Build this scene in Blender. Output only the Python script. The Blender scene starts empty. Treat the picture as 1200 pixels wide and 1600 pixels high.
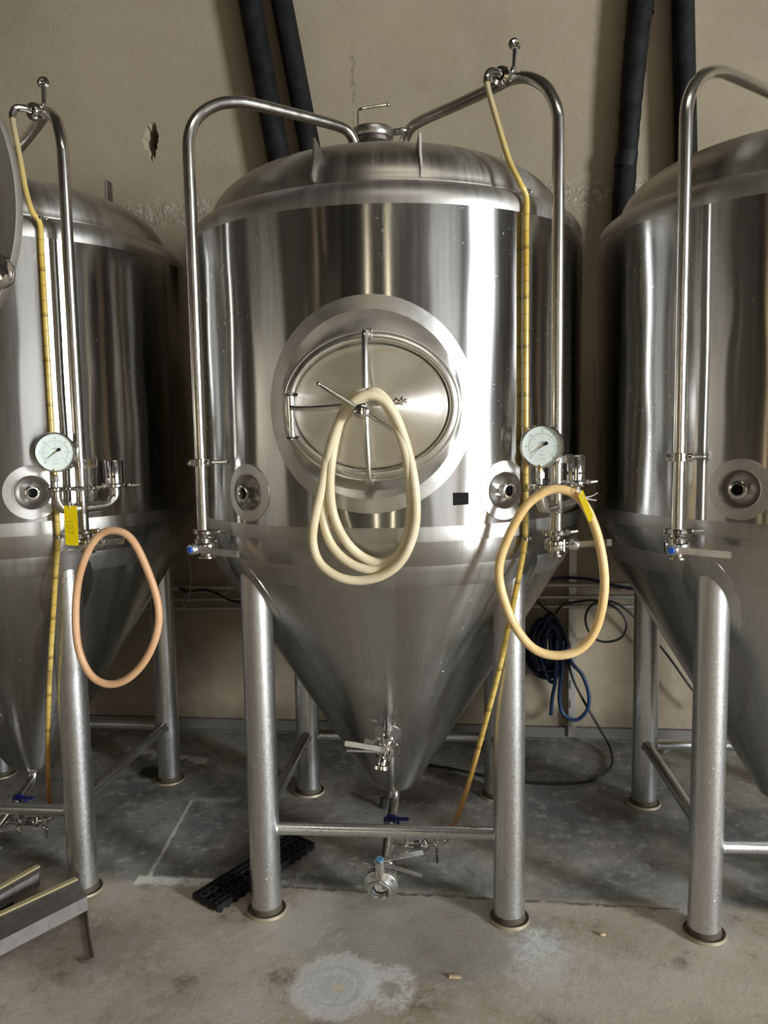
import bpy, bmesh, math, random
from mathutils import Vector, Matrix
S = bpy.context.scene
COL = S.collection
PI = math.pi

# ------------------------------------------------------------------ camera
F_PX, PITCH, ROLL, YAW, EYE = 1287.8, .1051, -.0163, .1135, 1.501
CAM = Vector((0, -2.8, EYE))
_f = Vector((-math.sin(YAW)*math.cos(PITCH), math.cos(YAW)*math.cos(PITCH), -math.sin(PITCH)))
_r0 = Vector((math.cos(YAW), math.sin(YAW), 0)); _u0 = _r0.cross(_f)
_r = math.cos(ROLL)*_r0 + math.sin(ROLL)*_u0
_u = -math.sin(ROLL)*_r0 + math.cos(ROLL)*_u0
cd = bpy.data.cameras.new('camera'); cam = bpy.data.objects.new('camera', cd); COL.objects.link(cam)
m = Matrix((( _r.x, _u.x, -_f.x, CAM.x), (_r.y, _u.y, -_f.y, CAM.y), (_r.z, _u.z, -_f.z, CAM.z), (0,0,0,1)))
cam.matrix_world = m
cd.sensor_fit = 'VERTICAL'; cd.sensor_height = 36; cd.lens = F_PX*36/1600; cd.clip_start = .05
S.camera = cam

# ------------------------------------------------------------------ world, light, exposure
w = bpy.data.worlds.new('world'); S.world = w; w.use_nodes = True
w.node_tree.nodes['Background'].inputs[0].default_value = (.9, .95, 1, 1)
w.node_tree.nodes['Background'].inputs[1].default_value = 1.0
S.view_settings.view_transform = 'Standard'; S.view_settings.look = 'None'
S.view_settings.gamma = 1; S.view_settings.use_curve_mapping = False
S.view_settings.exposure = 0.0
S.cycles.use_denoising = True
S.cycles.max_bounces = 8; S.cycles.glossy_bounces = 6; S.cycles.diffuse_bounces = 4
S.cycles.sample_clamp_indirect = 4

def area(name, loc, target, sx, sy, power, color):
    l = bpy.data.lights.new(name, 'AREA'); l.shape = 'RECTANGLE'; l.size = sx; l.size_y = sy
    l.energy = power; l.color = color
    o = bpy.data.objects.new(name, l); COL.objects.link(o); o.location = loc
    d = Vector(target) - Vector(loc)
    o.rotation_euler = d.to_track_quat('-Z', 'Z').to_euler(); return o
XL, XR, YB, YF, ZC = -7.0, 9.0, .995, -9.0, 5.6
# daylight through the tall opening in the right wall, and the weaker corner window beside it
area('daylight_opening', (XR-.06, -6.35, 2.15), (0, -6.35, 2.15), 1.8, 2.3, 1750, (.93, .97, 1))
area('daylight_corner', (6.6, YF+.06, 1.8), (6.6, 0, 1.8), 3.2, 3.0, 40, (.95, .97, 1))
area('daylight_door_left', (XL+.06, -3.85, 1.6), (0, -3.85, 1.6), .5, 3.0, 15, (1, .93, .75))
area('added_overhead_fill', (1.2, -3.4, 5.2), (1.0, -3.4, 0), 3.0, .5, 38, (1, .93, .8))  # added overhead fill that lifts the front floor; no lamp body hangs here

# ------------------------------------------------------------------ material helpers
def nmat(name):
    m = bpy.data.materials.new(name); m.use_nodes = True
    nt = m.node_tree; return m, nt, nt.nodes['Principled BSDF']
def simple(name, col, rough=.5, metal=0., **kw):
    m, nt, b = nmat(name)
    b.inputs['Base Color'].default_value = (*col, 1); b.inputs['Roughness'].default_value = rough
    b.inputs['Metallic'].default_value = metal
    for k, v in kw.items(): b.inputs[k].default_value = v
    return m
def noise(nt, scale, detail=4, rough=.55, vec=None, dim=None):
    n = nt.nodes.new('ShaderNodeTexNoise'); n.inputs['Scale'].default_value = scale
    n.inputs['Detail'].default_value = detail; n.inputs['Roughness'].default_value = rough
    if vec is not None: nt.links.new(vec, n.inputs['Vector'])
    return n.outputs['Fac']
def ramp(nt, fac, stops):
    r = nt.nodes.new('ShaderNodeValToRGB'); nt.links.new(fac, r.inputs[0])
    e = r.color_ramp.elements
    while len(e) < len(stops): e.new(.5)
    for i, (p, c) in enumerate(stops):
        e[i].position = p; e[i].color = (*c, 1) if len(c) == 3 else c
    return r.outputs[0]
def math_(nt, op, a, b=None, clamp=False):
    n = nt.nodes.new('ShaderNodeMath'); n.operation = op; n.use_clamp = clamp
    for i, v in enumerate((a, b)):
        if v is None: continue
        if isinstance(v, (int, float)): n.inputs[i].default_value = v
        else: nt.links.new(v, n.inputs[i])
    return n.outputs[0]
def mapr(nt, v, a, b, c, d):
    n = nt.nodes.new('ShaderNodeMapRange'); nt.links.new(v, n.inputs[0])
    for i, x in enumerate((a, b, c, d)): n.inputs[i+1].default_value = x
    return n.outputs[0]
def mix(nt, fac, a, b, mode='MIX'):
    n = nt.nodes.new('ShaderNodeMix'); n.data_type = 'RGBA'; n.blend_type = mode
    def s(sock, v):
        if isinstance(v, tuple): sock.default_value = (*v, 1)
        elif isinstance(v, (int, float)): sock.default_value = v
        else: nt.links.new(v, sock)
    s(n.inputs[0], fac); s(n.inputs[6], a); s(n.inputs[7], b); return n.outputs[2]
def bump(nt, b, h, strength, dist, prev=None):
    n = nt.nodes.new('ShaderNodeBump'); n.inputs['Strength'].default_value = strength
    n.inputs['Distance'].default_value = dist; nt.links.new(h, n.inputs['Height'])
    if prev is not None: nt.links.new(prev, n.inputs['Normal'])
    nt.links.new(n.outputs[0], b.inputs['Normal']); return n.outputs[0]
def objco(nt, scale=(1,1,1), loc=(0,0,0), kind='Object'):
    t = nt.nodes.new('ShaderNodeTexCoord'); mp = nt.nodes.new('ShaderNodeMapping')
    mp.inputs['Scale'].default_value = scale; mp.inputs['Location'].default_value = loc
    nt.links.new(t.outputs[kind], mp.inputs[0]); return mp.outputs[0]

def steel(name, col=(.62, .61, .585), rough=.2, aniso=0., streak=(7, 7, .25), var=.08, wob=0., spots=0., colvar=.06, smudge=0., axis='Z'):
    m, nt, b = nmat(name)
    b.inputs['Metallic'].default_value = 1
    v = objco(nt, streak)
    if aniso and axis == 'Z':      # brushing follows the turned surface: vary by angle round the axis, hardly by height
        tc = nt.nodes.new('ShaderNodeTexCoord'); vm = nt.nodes.new('ShaderNodeVectorMath'); vm.operation = 'MULTIPLY'; vm.inputs[1].default_value = (1, 1, 0)
        nt.links.new(tc.outputs['Object'], vm.inputs[0]); vn = nt.nodes.new('ShaderNodeVectorMath'); vn.operation = 'NORMALIZE'; nt.links.new(vm.outputs[0], vn.inputs[0])
        vz = nt.nodes.new('ShaderNodeVectorMath'); vz.operation = 'MULTIPLY'; vz.inputs[1].default_value = (0, 0, .06); nt.links.new(tc.outputs['Object'], vz.inputs[0])
        va = nt.nodes.new('ShaderNodeVectorMath'); va.operation = 'ADD'; nt.links.new(vn.outputs[0], va.inputs[0]); nt.links.new(vz.outputs[0], va.inputs[1])
        vs_ = nt.nodes.new('ShaderNodeVectorMath'); vs_.operation = 'SCALE'; vs_.inputs['Scale'].default_value = 4.5; nt.links.new(va.outputs[0], vs_.inputs[0]); v = vs_.outputs[0]
    n1 = noise(nt, 6, 5, .6, v)
    c = mix(nt, mapr(nt, n1, .3, .7, 0, 1), tuple(x*(1-colvar) for x in col), tuple(min(1, x*(1+colvar)) for x in col))
    r = mapr(nt, n1, .3, .7, rough-var*.5, rough+var)
    if smudge:
        s = noise(nt, 5, 3, .5, objco(nt, (1.6, 1.6, .25)))
        sm = mapr(nt, s, .45, .8, 0, smudge)
        c = mix(nt, sm, c, (.5, .49, .46)); r = math_(nt, 'ADD', r, math_(nt, 'MULTIPLY', sm, .35))
    if spots:
        s = noise(nt, 130, 2, .5, objco(nt, (1, 1, .6)))
        s2 = noise(nt, 5, 3, .6, objco(nt, (1, 1, 1), (3, 1, 2)))
        sp = math_(nt, 'MULTIPLY', mapr(nt, s, .70, .74, 0, 1), mapr(nt, s2, .45, .6, 0, spots))
        c = mix(nt, sp, c, (.78, .77, .74)); r = math_(nt, 'ADD', r, math_(nt, 'MULTIPLY', sp, .4))
    nt.links.new(c, b.inputs['Base Color']); nt.links.new(r, b.inputs['Roughness'])
    if aniso:
        b.inputs['Anisotropic'].default_value = aniso
        t = nt.nodes.new('ShaderNodeTangent'); t.direction_type = 'RADIAL'; t.axis = axis
        nt.links.new(t.outputs[0], b.inputs['Tangent']); b.inputs['Anisotropic Rotation'].default_value = .25
    prev = None
    if wob:
        prev = bump(nt, b, noise(nt, 2.2, 2, .5, objco(nt, (1, 1, .55))), 1, wob)
    return m

M = {}
M['shell'] = steel('brushed_shell_steel', (.54, .535, .525), .17, .975, (9, 9, .12), .03, .012, .55, .10, .18)
M['satin'] = steel('satin_band_steel', (.47, .455, .43), .42, .3, (6, 6, 1), .06, 0, .3, .08, .3)
M['dome'] = steel('satin_dome_steel', (.44, .42, .38), .36, .3, (5, 5, 2), .08, .004, .3, .14, .6)
M['cone'] = steel('brushed_cone_steel', (.50, .495, .48), .25, .85, (8, 8, .15), .03, .004, .6, .045, .15)
M['leg'] = steel('grained_leg_steel', (.64, .64, .64), .29, 0, (40, 40, 25), .1, 0, .8, .14, .35)
M['pipe'] = steel('polished_pipe_steel', (.64, .62, .58), .20, 0, (6, 6, 1), .06, 0, .2, .05, .2)
M['chrome'] = steel('polished_fitting_steel', (.70, .69, .67), .10, 0, (8, 8, 8), .05, 0, 0, .04)
M['cast'] = steel('cast_fitting_steel', (.74, .74, .73), .28, 0, (8, 8, 8), .08, 0, 0, .06)
M['door'] = steel('oval_frame_steel', (.70, .67, .62), .22, 0, (4, 4, 4), .05, .001, 0, .04)
M['frame'] = steel('satin_oval_frame', (.72, .70, .66), .30, 0, (4, 4, 4), .05, .001, 0, .04)
M['dish'] = steel('dished_door_steel', (.78, .75, .69), .40, .85, (4, 4, 4), .04, .001, 0, .04, 0, 'Y')
M['plate'] = steel('satin_collar_steel', (.58, .565, .54), .34, 0, (5, 5, 5), .06, 0, .3, .07, .3)
M['black'] = simple('black_opening', (.006, .006, .006), .6)
M['tape'] = simple('black_tape', (.006, .006, .006), .7, **{'Specular IOR Level': .15})
M['seam'] = simple('dark_weld_seam', (.10, .095, .085), .5, .6)
M['blue'] = simple('blue_plastic', (.02, .12, .55), .35)
M['capblue'] = simple('faded_blue_ring', (.10, .26, .42), .5)
M['darkblue'] = simple('dark_blue_plastic', (.012, .018, .13), .4)
M['brass'] = simple('brass', (.70, .50, .20), .3, 1)
M['yellow'] = simple('yellow_plastic_tag', (.74, .55, .0), .45)
M['ink'] = simple('faded_marker_ink', (.40, .27, .01), .6)
M['white'] = simple('white_plastic', (.75, .75, .73), .4)
M['rubber'] = simple('black_rubber', (.010, .010, .011), .6, **{'Specular IOR Level': .3})
M['gasket'] = simple('dark_gasket', (.03, .03, .03), .6)
M['bluehose'] = simple('blue_hose_rubber', (.008, .04, .12), .45)
M['navyhose'] = simple('navy_hose_rubber', (.004, .006, .035), .45)
M['cable'] = simple('black_cable', (.01, .01, .011), .5)
M['whitecable'] = simple('grey_white_cable', (.42, .40, .36), .6)
M['strut'] = simple('galvanised_strut', (.50, .48, .44), .45, .6)
M['foot'] = simple('dull_foot_pad', (.10, .085, .06), .6, .3)
M['footrim'] = simple('worn_foot_rim', (.42, .36, .26), .5, .4)
M['lens'] = simple('gauge_lens', (.9, 1, .96), .03, 0, **{'Transmission Weight': 1.0, 'IOR': 1.1})
M['dialface'] = simple('pale_green_dial', (.74, .82, .76), .4)
M['dialmark'] = simple('dial_print', (.28, .34, .32), .6)
M['needle'] = simple('black_needle', (.008, .008, .008), .4)
M['wood'] = simple('wood_chip', (.62, .46, .28), .7)
M['forkgrey'] = steel('worn_fork_steel', (.30, .28, .27), .65, 0, (6, 6, 6), .1, 0, 0, .2)
M['forkyellow'] = simple('worn_yellow_paint', (.50, .42, .22), .6)

def hose_mat(name, a, b_, rough=.42, sss=.1):
    m, nt, b = nmat(name)
    n = noise(nt, 9, 4, .6, objco(nt))
    nt.links.new(mix(nt, mapr(nt, n, .35, .65, 0, 1), a, b_), b.inputs['Base Color'])
    b.inputs['Roughness'].default_value = rough
    b.inputs['Subsurface Weight'].default_value = sss; b.inputs['Subsurface Scale'].default_value = .01
    return m
M['cream'] = hose_mat('cream_silicone_hose', (.66, .55, .34), (.80, .71, .50))
M['tanhose'] = hose_mat('amber_silicone_hose', (.74, .47, .17), (.88, .66, .33))
M['peach'] = hose_mat('peach_silicone_hose', (.62, .34, .17), (.72, .45, .25))

def tube_mat():
    m, nt, b = nmat('yellowed_sight_tube')
    sep = nt.nodes.new('ShaderNodeSeparateXYZ'); t = nt.nodes.new('ShaderNodeTexCoord')
    nt.links.new(t.outputs['Object'], sep.inputs[0])
    z = sep.outputs[2]
    fr = math_(nt, 'FRACT', math_(nt, 'DIVIDE', z, .0437))
    mark = math_(nt, 'LESS_THAN', fr, .11)
    fr2 = math_(nt, 'LESS_THAN', math_(nt, 'FRACT', math_(nt, 'DIVIDE', z, .131)), .10)
    lim = math_(nt, 'MULTIPLY', math_(nt, 'LESS_THAN', z, 2.09), math_(nt, 'GREATER_THAN', z, .5))
    mk = math_(nt, 'MULTIPLY', math_(nt, 'ADD', math_(nt, 'MULTIPLY', mark, .32), math_(nt, 'MULTIPLY', fr2, .33)), lim)
    n = noise(nt, 6, 3, .5, objco(nt, (1, 1, 1)))
    c = mix(nt, mapr(nt, n, .35, .65, 0, 1), (.60, .40, .07), (.78, .58, .17))
    low = mapr(nt, z, .15, .7, 1, 0)
    c = mix(nt, low, c, (.42, .15, .04))
    up = mapr(nt, z, 2.1, 2.4, 0, 1)
    c = mix(nt, up, c, (.45, .38, .22))
    c = mix(nt, mk, c, (.05, .035, .01))
    nt.links.new(c, b.inputs['Base Color']); b.inputs['Roughness'].default_value = .18
    b.inputs['Transmission Weight'].default_value = .25
    return m
M['tube'] = tube_mat(); M['tube'].node_tree.nodes['Principled BSDF'].inputs['Transmission Weight'].default_value = .1

def insul_mat():
    m, nt, b = nmat('black_foam_insulation')
    n = noise(nt, 14, 6, .6, objco(nt))
    nt.links.new(ramp(nt, n, [(.35, (.004, .004, .005)), (.8, (.020, .019, .018))]), b.inputs['Base Color'])
    b.inputs['Roughness'].default_value = .7; b.inputs['Specular IOR Level'].default_value = .2; bump(nt, b, n, .5, .01)
    return m
M['insul'] = insul_mat()

def wall_mat(name, base=(.325, .27, .185), band=False):
    m, nt, b = nmat(name)
    co = objco(nt)
    n1 = noise(nt, 1.3, 8, .62, co); n2 = noise(nt, 7, 8, .65, co); n3 = noise(nt, 45, 6, .7, co)
    c = ramp(nt, n1, [(.3, tuple(x*.82 for x in base)), (.5, base), (.72, tuple(x*1.12 for x in base))])
    c = mix(nt, mapr(nt, n2, .4, .7, 0, .35), c, (base[0]*1.16, base[1]*1.2, base[2]*1.35))
    c = mix(nt, mapr(nt, n3, .25, .4, .35, 0), c, (base[0]*.55, base[1]*.5, base[2]*.45))
    h = math_(nt, 'ADD', math_(nt, 'MULTIPLY', n2, .5), math_(nt, 'MULTIPLY', n3, .25))
    if band:
        sep = nt.nodes.new('ShaderNodeSeparateXYZ'); t = nt.nodes.new('ShaderNodeTexCoord')
        nt.links.new(t.outputs['Object'], sep.inputs[0]); z = sep.outputs[2]; x = sep.outputs[0]
        zz = math_(nt, 'ADD', z, math_(nt, 'MULTIPLY', math_(nt, 'SUBTRACT', n2, .5), .22))
        d = math_(nt, 'ABSOLUTE', math_(nt, 'SUBTRACT', zz, 2.49))
        bm = mapr(nt, d, .03, .07, 1, 0)
        rough = noise(nt, 55, 5, .75, co)
        bm2 = math_(nt, 'MULTIPLY', bm, mapr(nt, noise(nt, 22, 4, .7, co), .42, .56, 0, 1))
        c = mix(nt, math_(nt, 'MULTIPLY', bm2, .8), c, ramp(nt, rough, [(.35, (.20, .165, .12)), (.5, (.42, .38, .30)), (.68, (.66, .62, .54))]))
        h = math_(nt, 'ADD', h, math_(nt, 'MULTIPLY', bm2, math_(nt, 'MULTIPLY', rough, 1.3)))
        # fine crack running down left of the vessel crown
        xc = math_(nt, 'ADD', x, math_(nt, 'MULTIPLY', math_(nt, 'SUBTRACT', noise(nt, 5, 6, .7, co), .5), .16))
        cr = math_(nt, 'MULTIPLY', mapr(nt, math_(nt, 'ABSOLUTE', math_(nt, 'ADD', xc, .545)), .002, .006, 1, 0), mapr(nt, z, 2.75, 2.8, 0, 1))
        cr = math_(nt, 'MULTIPLY', cr, math_(nt, 'MULTIPLY', mapr(nt, z, 3.15, 3.2, 1, 0), mapr(nt, noise(nt, 9, 3, .6, co), .42, .5, 0, 1)))
        c = mix(nt, math_(nt, 'MULTIPLY', cr, .6), c, (.14, .11, .07))
        # pale mineral staining low on the wall
        lowm = math_(nt, 'MULTIPLY', mapr(nt, z, .0, .75, .5, 0), mapr(nt, n2, .45, .65, 0, 1))
        c = mix(nt, lowm, c, (.50, .43, .31))
    nt.links.new(c, b.inputs['Base Color']); b.inputs['Roughness'].default_value = .85
    bump(nt, b, h, .6, .012)
    return m
M['wall'] = wall_mat('tan_plaster_wall', band=True)
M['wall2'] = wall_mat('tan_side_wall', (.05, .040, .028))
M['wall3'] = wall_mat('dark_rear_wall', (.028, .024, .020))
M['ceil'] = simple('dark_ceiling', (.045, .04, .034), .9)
M['kerb'] = wall_mat('pale_skirting', (.20, .19, .165))

def floor_mat():
    m, nt, b = nmat('stained_concrete_floor')
    co = objco(nt); sep = nt.nodes.new('ShaderNodeSeparateXYZ')
    t = nt.nodes.new('ShaderNodeTexCoord'); nt.links.new(t.outputs['Object'], sep.inputs[0])
    x, y = sep.outputs[0], sep.outputs[1]
    n1 = noise(nt, 2.0, 9, .68, co); n2 = noise(nt, 8, 9, .7, co); n3 = noise(nt, 60, 6, .7, co); n4 = noise(nt, 22, 7, .7, co)
    brown = ramp(nt, n1, [(.32, (.27, .215, .15)), (.5, (.48, .42, .33)), (.66, (.64, .59, .49))])
    grey = ramp(nt, n1, [(.30, (.095, .099, .098)), (.5, (.165, .175, .178)), (.70, (.25, .256, .25))])
    yy = math_(nt, 'ADD', y, math_(nt, 'MULTIPLY', math_(nt, 'SUBTRACT', n2, .5), .10))
    zone = mapr(nt, yy, -.30, -.26, 0, 1)
    patch = mapr(nt, noise(nt, 1.1, 5, .6, objco(nt, (1, 1, 1), (4, 2, 0))), .40, .58, .55, 1)
    c = mix(nt, math_(nt, 'MULTIPLY', zone, patch), brown, grey)
    c = mix(nt, mapr(nt, n2, .5, .75, 0, .5), c, (.42, .39, .34))
    c = mix(nt, mapr(nt, n4, .53, .66, 0, .5), c, (.56, .53, .48))
    c = mix(nt, mapr(nt, n2, .44, .30, 0, .7), c, (.11, .085, .06))
    c = mix(nt, mapr(nt, n3, .33, .25, 0, .8), c, (.05, .042, .034))
    def dist(cx, cy, rx=1, ry=1):
        a = math_(nt, 'DIVIDE', math_(nt, 'SUBTRACT', x, cx), rx); d = math_(nt, 'DIVIDE', math_(nt, 'SUBTRACT', y, cy), ry)
        return math_(nt, 'SQRT', math_(nt, 'ADD', math_(nt, 'MULTIPLY', a, a), math_(nt, 'MULTIPLY', d, d)))
    wob = math_(nt, 'MULTIPLY', math_(nt, 'SUBTRACT', n4, .5), .10)
    def blob(c, cx, cy, r, soft, col, amt, rx=1, ry=1, edge=1.):
        d = math_(nt, 'ADD', dist(cx, cy, rx, ry), math_(nt, 'MULTIPLY', wob, edge))
        return mix(nt, mapr(nt, d, r, r+soft, amt, 0), c, col)
    # large greyish trowelled disc, then the two pale mineral rings in front
    c = blob(c, -.18, -.47, .33, .03, (.31, .30, .265), .6, 1.25, .62, .6)
    c = blob(c, -.394, -.714, .112, .02, (.68, .67, .64), .85, 1, 1.05)
    c = blob(c, -.394, -.714, .075, .006, (.52, .525, .53), .8, 1, 1, .35)
    c = blob(c, -.402, -.716, .066, .004, (.68, .68, .68), .6, 1, 1, .2)
    c = blob(c, -.390, -.722, .045, .01, (.55, .56, .56), .8, 1, 1, .3)
    c = blob(c, -.384, -.722, .0155, .002, (.66, .58, .42), 1, 1, 1, 0)
    d2 = math_(nt, 'ADD', dist(-.245, -.705, 1, 1.25), math_(nt, 'MULTIPLY', wob, 1.2))
    c = mix(nt, math_(nt, 'MULTIPLY', mapr(nt, d2, .06, .085, .85, 0), mapr(nt, n3, .38, .55, .25, 1)), c, (.72, .71, .68))
    c = blob(c, -.24, -.715, .022, .012, (.36, .345, .31), .8)
    c = mix(nt, math_(nt, 'MULTIPLY', mapr(nt, math_(nt, 'ADD', dist(.175, -.545, .8, 1.1), math_(nt, 'MULTIPLY', wob, 3)), .06, .14, .95, 0), mapr(nt, n3, .36, .50, .3, 1)), c, (.74, .74, .73))
    c = blob(c, .33, -.66, .15, .10, (.60, .56, .48), .6, 1.4, .7, 3)
    c = blob(c, .70, -.27, .08, .06, (.42, .42, .40), .5, .8, 1.6, 2.4)
    c = blob(c, .62, -.80, .2, .12, (.58, .50, .40), .5, 1.4, .7, 2.5)
    c = blob(c, -.55, -.46, .07, .08, (.60, .56, .49), .6, 1, 1.5, 3)
    # darker spots beneath and between the tanks, light marks left
    c = blob(c, -.28, .40, .10, .10, (.07, .055, .04), .7, 1.8, .7, 2)
    c = blob(c, -1.40, .50, .05, .02, (.02, .018, .015), .85, 1.1, .9, 1.2)
    c = blob(c, .50, .33, .09, .05, (.10, .07, .045), .55, 1, 1, 1)
    c = blob(c, -.75, .02, .14, .12, (.13, .08, .05), .45, 1, 1.3, 2)
    c = blob(c, -1.15, -.62, .11, .10, (.16, .135, .105), .4, 1.3, .9, 3)
    # pale saw-cut seams and the dark joint between the two floor coats
    def seg(c, x0, y0, x1, y1, wd, col, amt, br=.45, wb=.25):
        L = math.hypot(x1-x0, y1-y0); ux, uy = (x1-x0)/L, (y1-y0)/L
        px = math_(nt, 'SUBTRACT', x, x0); py = math_(nt, 'SUBTRACT', y, y0)
        al = math_(nt, 'ADD', math_(nt, 'MULTIPLY', px, ux), math_(nt, 'MULTIPLY', py, uy))
        ac = math_(nt, 'ADD', math_(nt, 'MULTIPLY', px, -uy), math_(nt, 'MULTIPLY', py, ux))
        ac = math_(nt, 'ABSOLUTE', math_(nt, 'ADD', ac, math_(nt, 'MULTIPLY', wob, wb)))
        k = math_(nt, 'MULTIPLY', mapr(nt, ac, wd*.5, wd, 1, 0), math_(nt, 'MULTIPLY', math_(nt, 'GREATER_THAN', al, 0), math_(nt, 'LESS_THAN', al, L)))
        k = math_(nt, 'MULTIPLY', k, mapr(nt, n4, br-.08, br+.08, .15, 1))
        return mix(nt, math_(nt, 'MULTIPLY', k, amt), c, col)
    c = seg(c, -1.11, -.275, -1.148, .272, .009, (.62, .61, .58), 1, .38)
    c = seg(c, -1.15, -.275, -.86, -.272, .030, (.82, .80, .74), 1, .40, .6)
    c = seg(c, -1.148, .272, -.95, .285, .025, (.50, .48, .44), .8)
    c = seg(c, -1.62, .72, -1.2, .62, .03, (.70, .68, .64), .9, .42, 1.2)
    c = seg(c, -.66, -.275, .62, -.295, .008, (.06, .048, .035), .7, .45, .5)
    c = seg(c, -.62, -.47, -.44, -.28, .03, (.52, .49, .43), .7, .52, 1.2)
    c = seg(c, -2, .945, 1.6, .955, .015, (.62, .60, .55), .8, .55, .5)
    nt.links.new(c, b.inputs['Base Color'])
    nt.links.new(mapr(nt, n2, .3, .7, .55, .8), b.inputs['Roughness'])
    b.inputs['Specular IOR Level'].default_value = .35
    bump(nt, b, math_(nt, 'ADD', math_(nt, 'MULTIPLY', n3, .4), n2), .45, .008)
    return m
M['floor'] = floor_mat()

# ------------------------------------------------------------------ mesh helpers
def frame(d):
    d = d.normalized(); a = Vector((0, 0, 1)) if abs(d.z) < .9 else Vector((1, 0, 0))
    u = a.cross(d).normalized(); return u, d.cross(u)
class MB:
    def __init__(s): s.v = []; s.f = []
    def add(s, vs, fs):
        o = len(s.v); s.v += [tuple(v) for v in vs]; s.f += [tuple(i+o for i in f) for f in fs]
    def tube(s, pts, r, n=14, closed=False, cap=True):
        P = [Vector(p) for p in pts]; k = len(P); R = r if isinstance(r, (list, tuple)) else [r]*k
        T = []
        for i in range(k):
            a = P[(i-1) % k] if closed or i > 0 else P[i]; b = P[(i+1) % k] if closed or i < k-1 else P[i]
            T.append((b-a).normalized())
        u, v = frame(T[0]); vs = []; us = u
        for i in range(k):
            us = (us - us.dot(T[i])*T[i]).normalized(); vv = T[i].cross(us)
            for j in range(n):
                a = 2*PI*j/n; vs.append(P[i] + (us*math.cos(a) + vv*math.sin(a))*R[i])
        fs = []
        for i in range(k if closed else k-1):
            i2 = (i+1) % k
            for j in range(n):
                j2 = (j+1) % n; fs.append((i*n+j, i*n+j2, i2*n+j2, i2*n+j))
        if not closed and cap:
            fs.append(tuple(range(n-1, -1, -1))); fs.append(tuple((k-1)*n+j for j in range(n)))
        s.add(vs, fs); return s
    def cyl(s, a, b, r, r2=None, n=20):
        a, b = Vector(a), Vector(b); return s.tube([a, b], [r, r if r2 is None else r2], n)
    def disc(s, c, d, r, h, bev=.15, n=32):     # bevelled puck centred on c along d
        c, d = Vector(c), Vector(d).normalized(); e = min(h*bev, r*.2)
        return s.tube([c-d*h/2, c-d*(h/2-e), c+d*(h/2-e), c+d*h/2], [r-e, r, r, r-e], n)
    def lathe(s, prof, c=(0,0,0), d=(0,0,1), n=48, rx=1, ry=1, caps=False):
        c, d = Vector(c), Vector(d).normalized(); u, v = frame(d)
        if abs(d.z) > .99: u, v = Vector((1, 0, 0)), Vector((0, 1, 0))*(1 if d.z > 0 else -1)
        vs = []; fs = []
        for rr, h in prof:
            for j in range(n):
                a = 2*PI*j/n; vs.append(c + d*h + u*rr*rx*math.cos(a) + v*rr*ry*math.sin(a))
        for i in range(len(prof)-1):
            for j in range(n):
                j2 = (j+1) % n; fs.append((i*n+j, i*n+j2, (i+1)*n+j2, (i+1)*n+j))
        if caps: fs += [tuple(range(n-1, -1, -1)), tuple((len(prof)-1)*n+j for j in range(n))]
        s.add(vs, fs); return s
    def box(s, c, sx, sy, sz, R=None, bev=0.):
        bm = bmesh.new(); bmesh.ops.create_cube(bm, size=1)
        for v in bm.verts: v.co = Vector((v.co.x*sx, v.co.y*sy, v.co.z*sz))
        if bev: bmesh.ops.bevel(bm, geom=list(bm.edges), offset=bev, segments=2, affect='EDGES')
        Rm = R if R is not None else Matrix.Identity(3)
        bm.verts.index_update(); s.add([Rm @ v.co + Vector(c) for v in bm.verts], [[v.index for v in f.verts] for f in bm.faces]); bm.free(); return s
    def bar(s, a, b, wd, th, up=(0,0,1), bev=.001, w2=None):
        a, b = Vector(a), Vector(b); d = (b-a); L = d.length; d.normalize(); up = Vector(up)
        sd = d.cross(up).normalized(); up2 = sd.cross(d)
        R = Matrix((d, sd, up2)).transposed(); o = len(s.v)
        s.box((a+b)/2, L, wd, th, R, bev)
        if w2 is not None:
            for i in range(o, len(s.v)):
                p = Vector(s.v[i]); t = (p-a).dot(d)/L; q = (p-a).dot(sd)
                s.v[i] = tuple(p + sd*(q*((1-t)+t*w2/wd) - q))
        return s
    def ball(s, c, r, n=12, sc=(1,1,1)):
        c = Vector(c); vs = []; fs = []
        for i in range(n+1):
            t = PI*i/n
            for j in range(2*n):
                a = PI*j/n; vs.append(c + Vector((r*sc[0]*math.sin(t)*math.cos(a), r*sc[1]*math.sin(t)*math.sin(a), r*sc[2]*math.cos(t))))
        for i in range(n):
            for j in range(2*n):
                j2 = (j+1) % (2*n); fs.append((i*2*n+j, (i+1)*2*n+j, (i+1)*2*n+j2, i*2*n+j2))
        s.add(vs, fs); return s
    def build(s, name, mat, parent=None, sharp=35, flat=False):
        me = bpy.data.meshes.new(name); me.from_pydata(s.v, [], s.f)
        bm = bmesh.new(); bm.from_mesh(me); bmesh.ops.remove_doubles(bm, verts=bm.verts, dist=1e-6)
        bmesh.ops.recalc_face_normals(bm, faces=bm.faces); bm.to_mesh(me); bm.free()
        me.materials.append(M[mat] if isinstance(mat, str) else mat)
        if not flat:
            me.shade_smooth(); me.set_sharp_from_angle(angle=math.radians(sharp))
        o = bpy.data.objects.new(name, me); COL.objects.link(o)
        if parent is not None: o.parent = parent
        return o
def tag(o, label=None, cat=None, group=None, kind=None):
    if label: o['label'] = label
    if cat: o['category'] = cat
    if group: o['group'] = group
    if kind: o['kind'] = kind
    return o
def empty(name, loc, rz=0):
    o = bpy.data.objects.new(name, None); COL.objects.link(o); o.location = loc; o.rotation_euler = (0, 0, rz)
    o.empty_display_size = .1; return o
def copy_tree(o, parent=None):
    c = o.copy(); COL.objects.link(c)
    if parent is not None: c.parent = parent
    for ch in list(o.children): copy_tree(ch, c)
    return c
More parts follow.
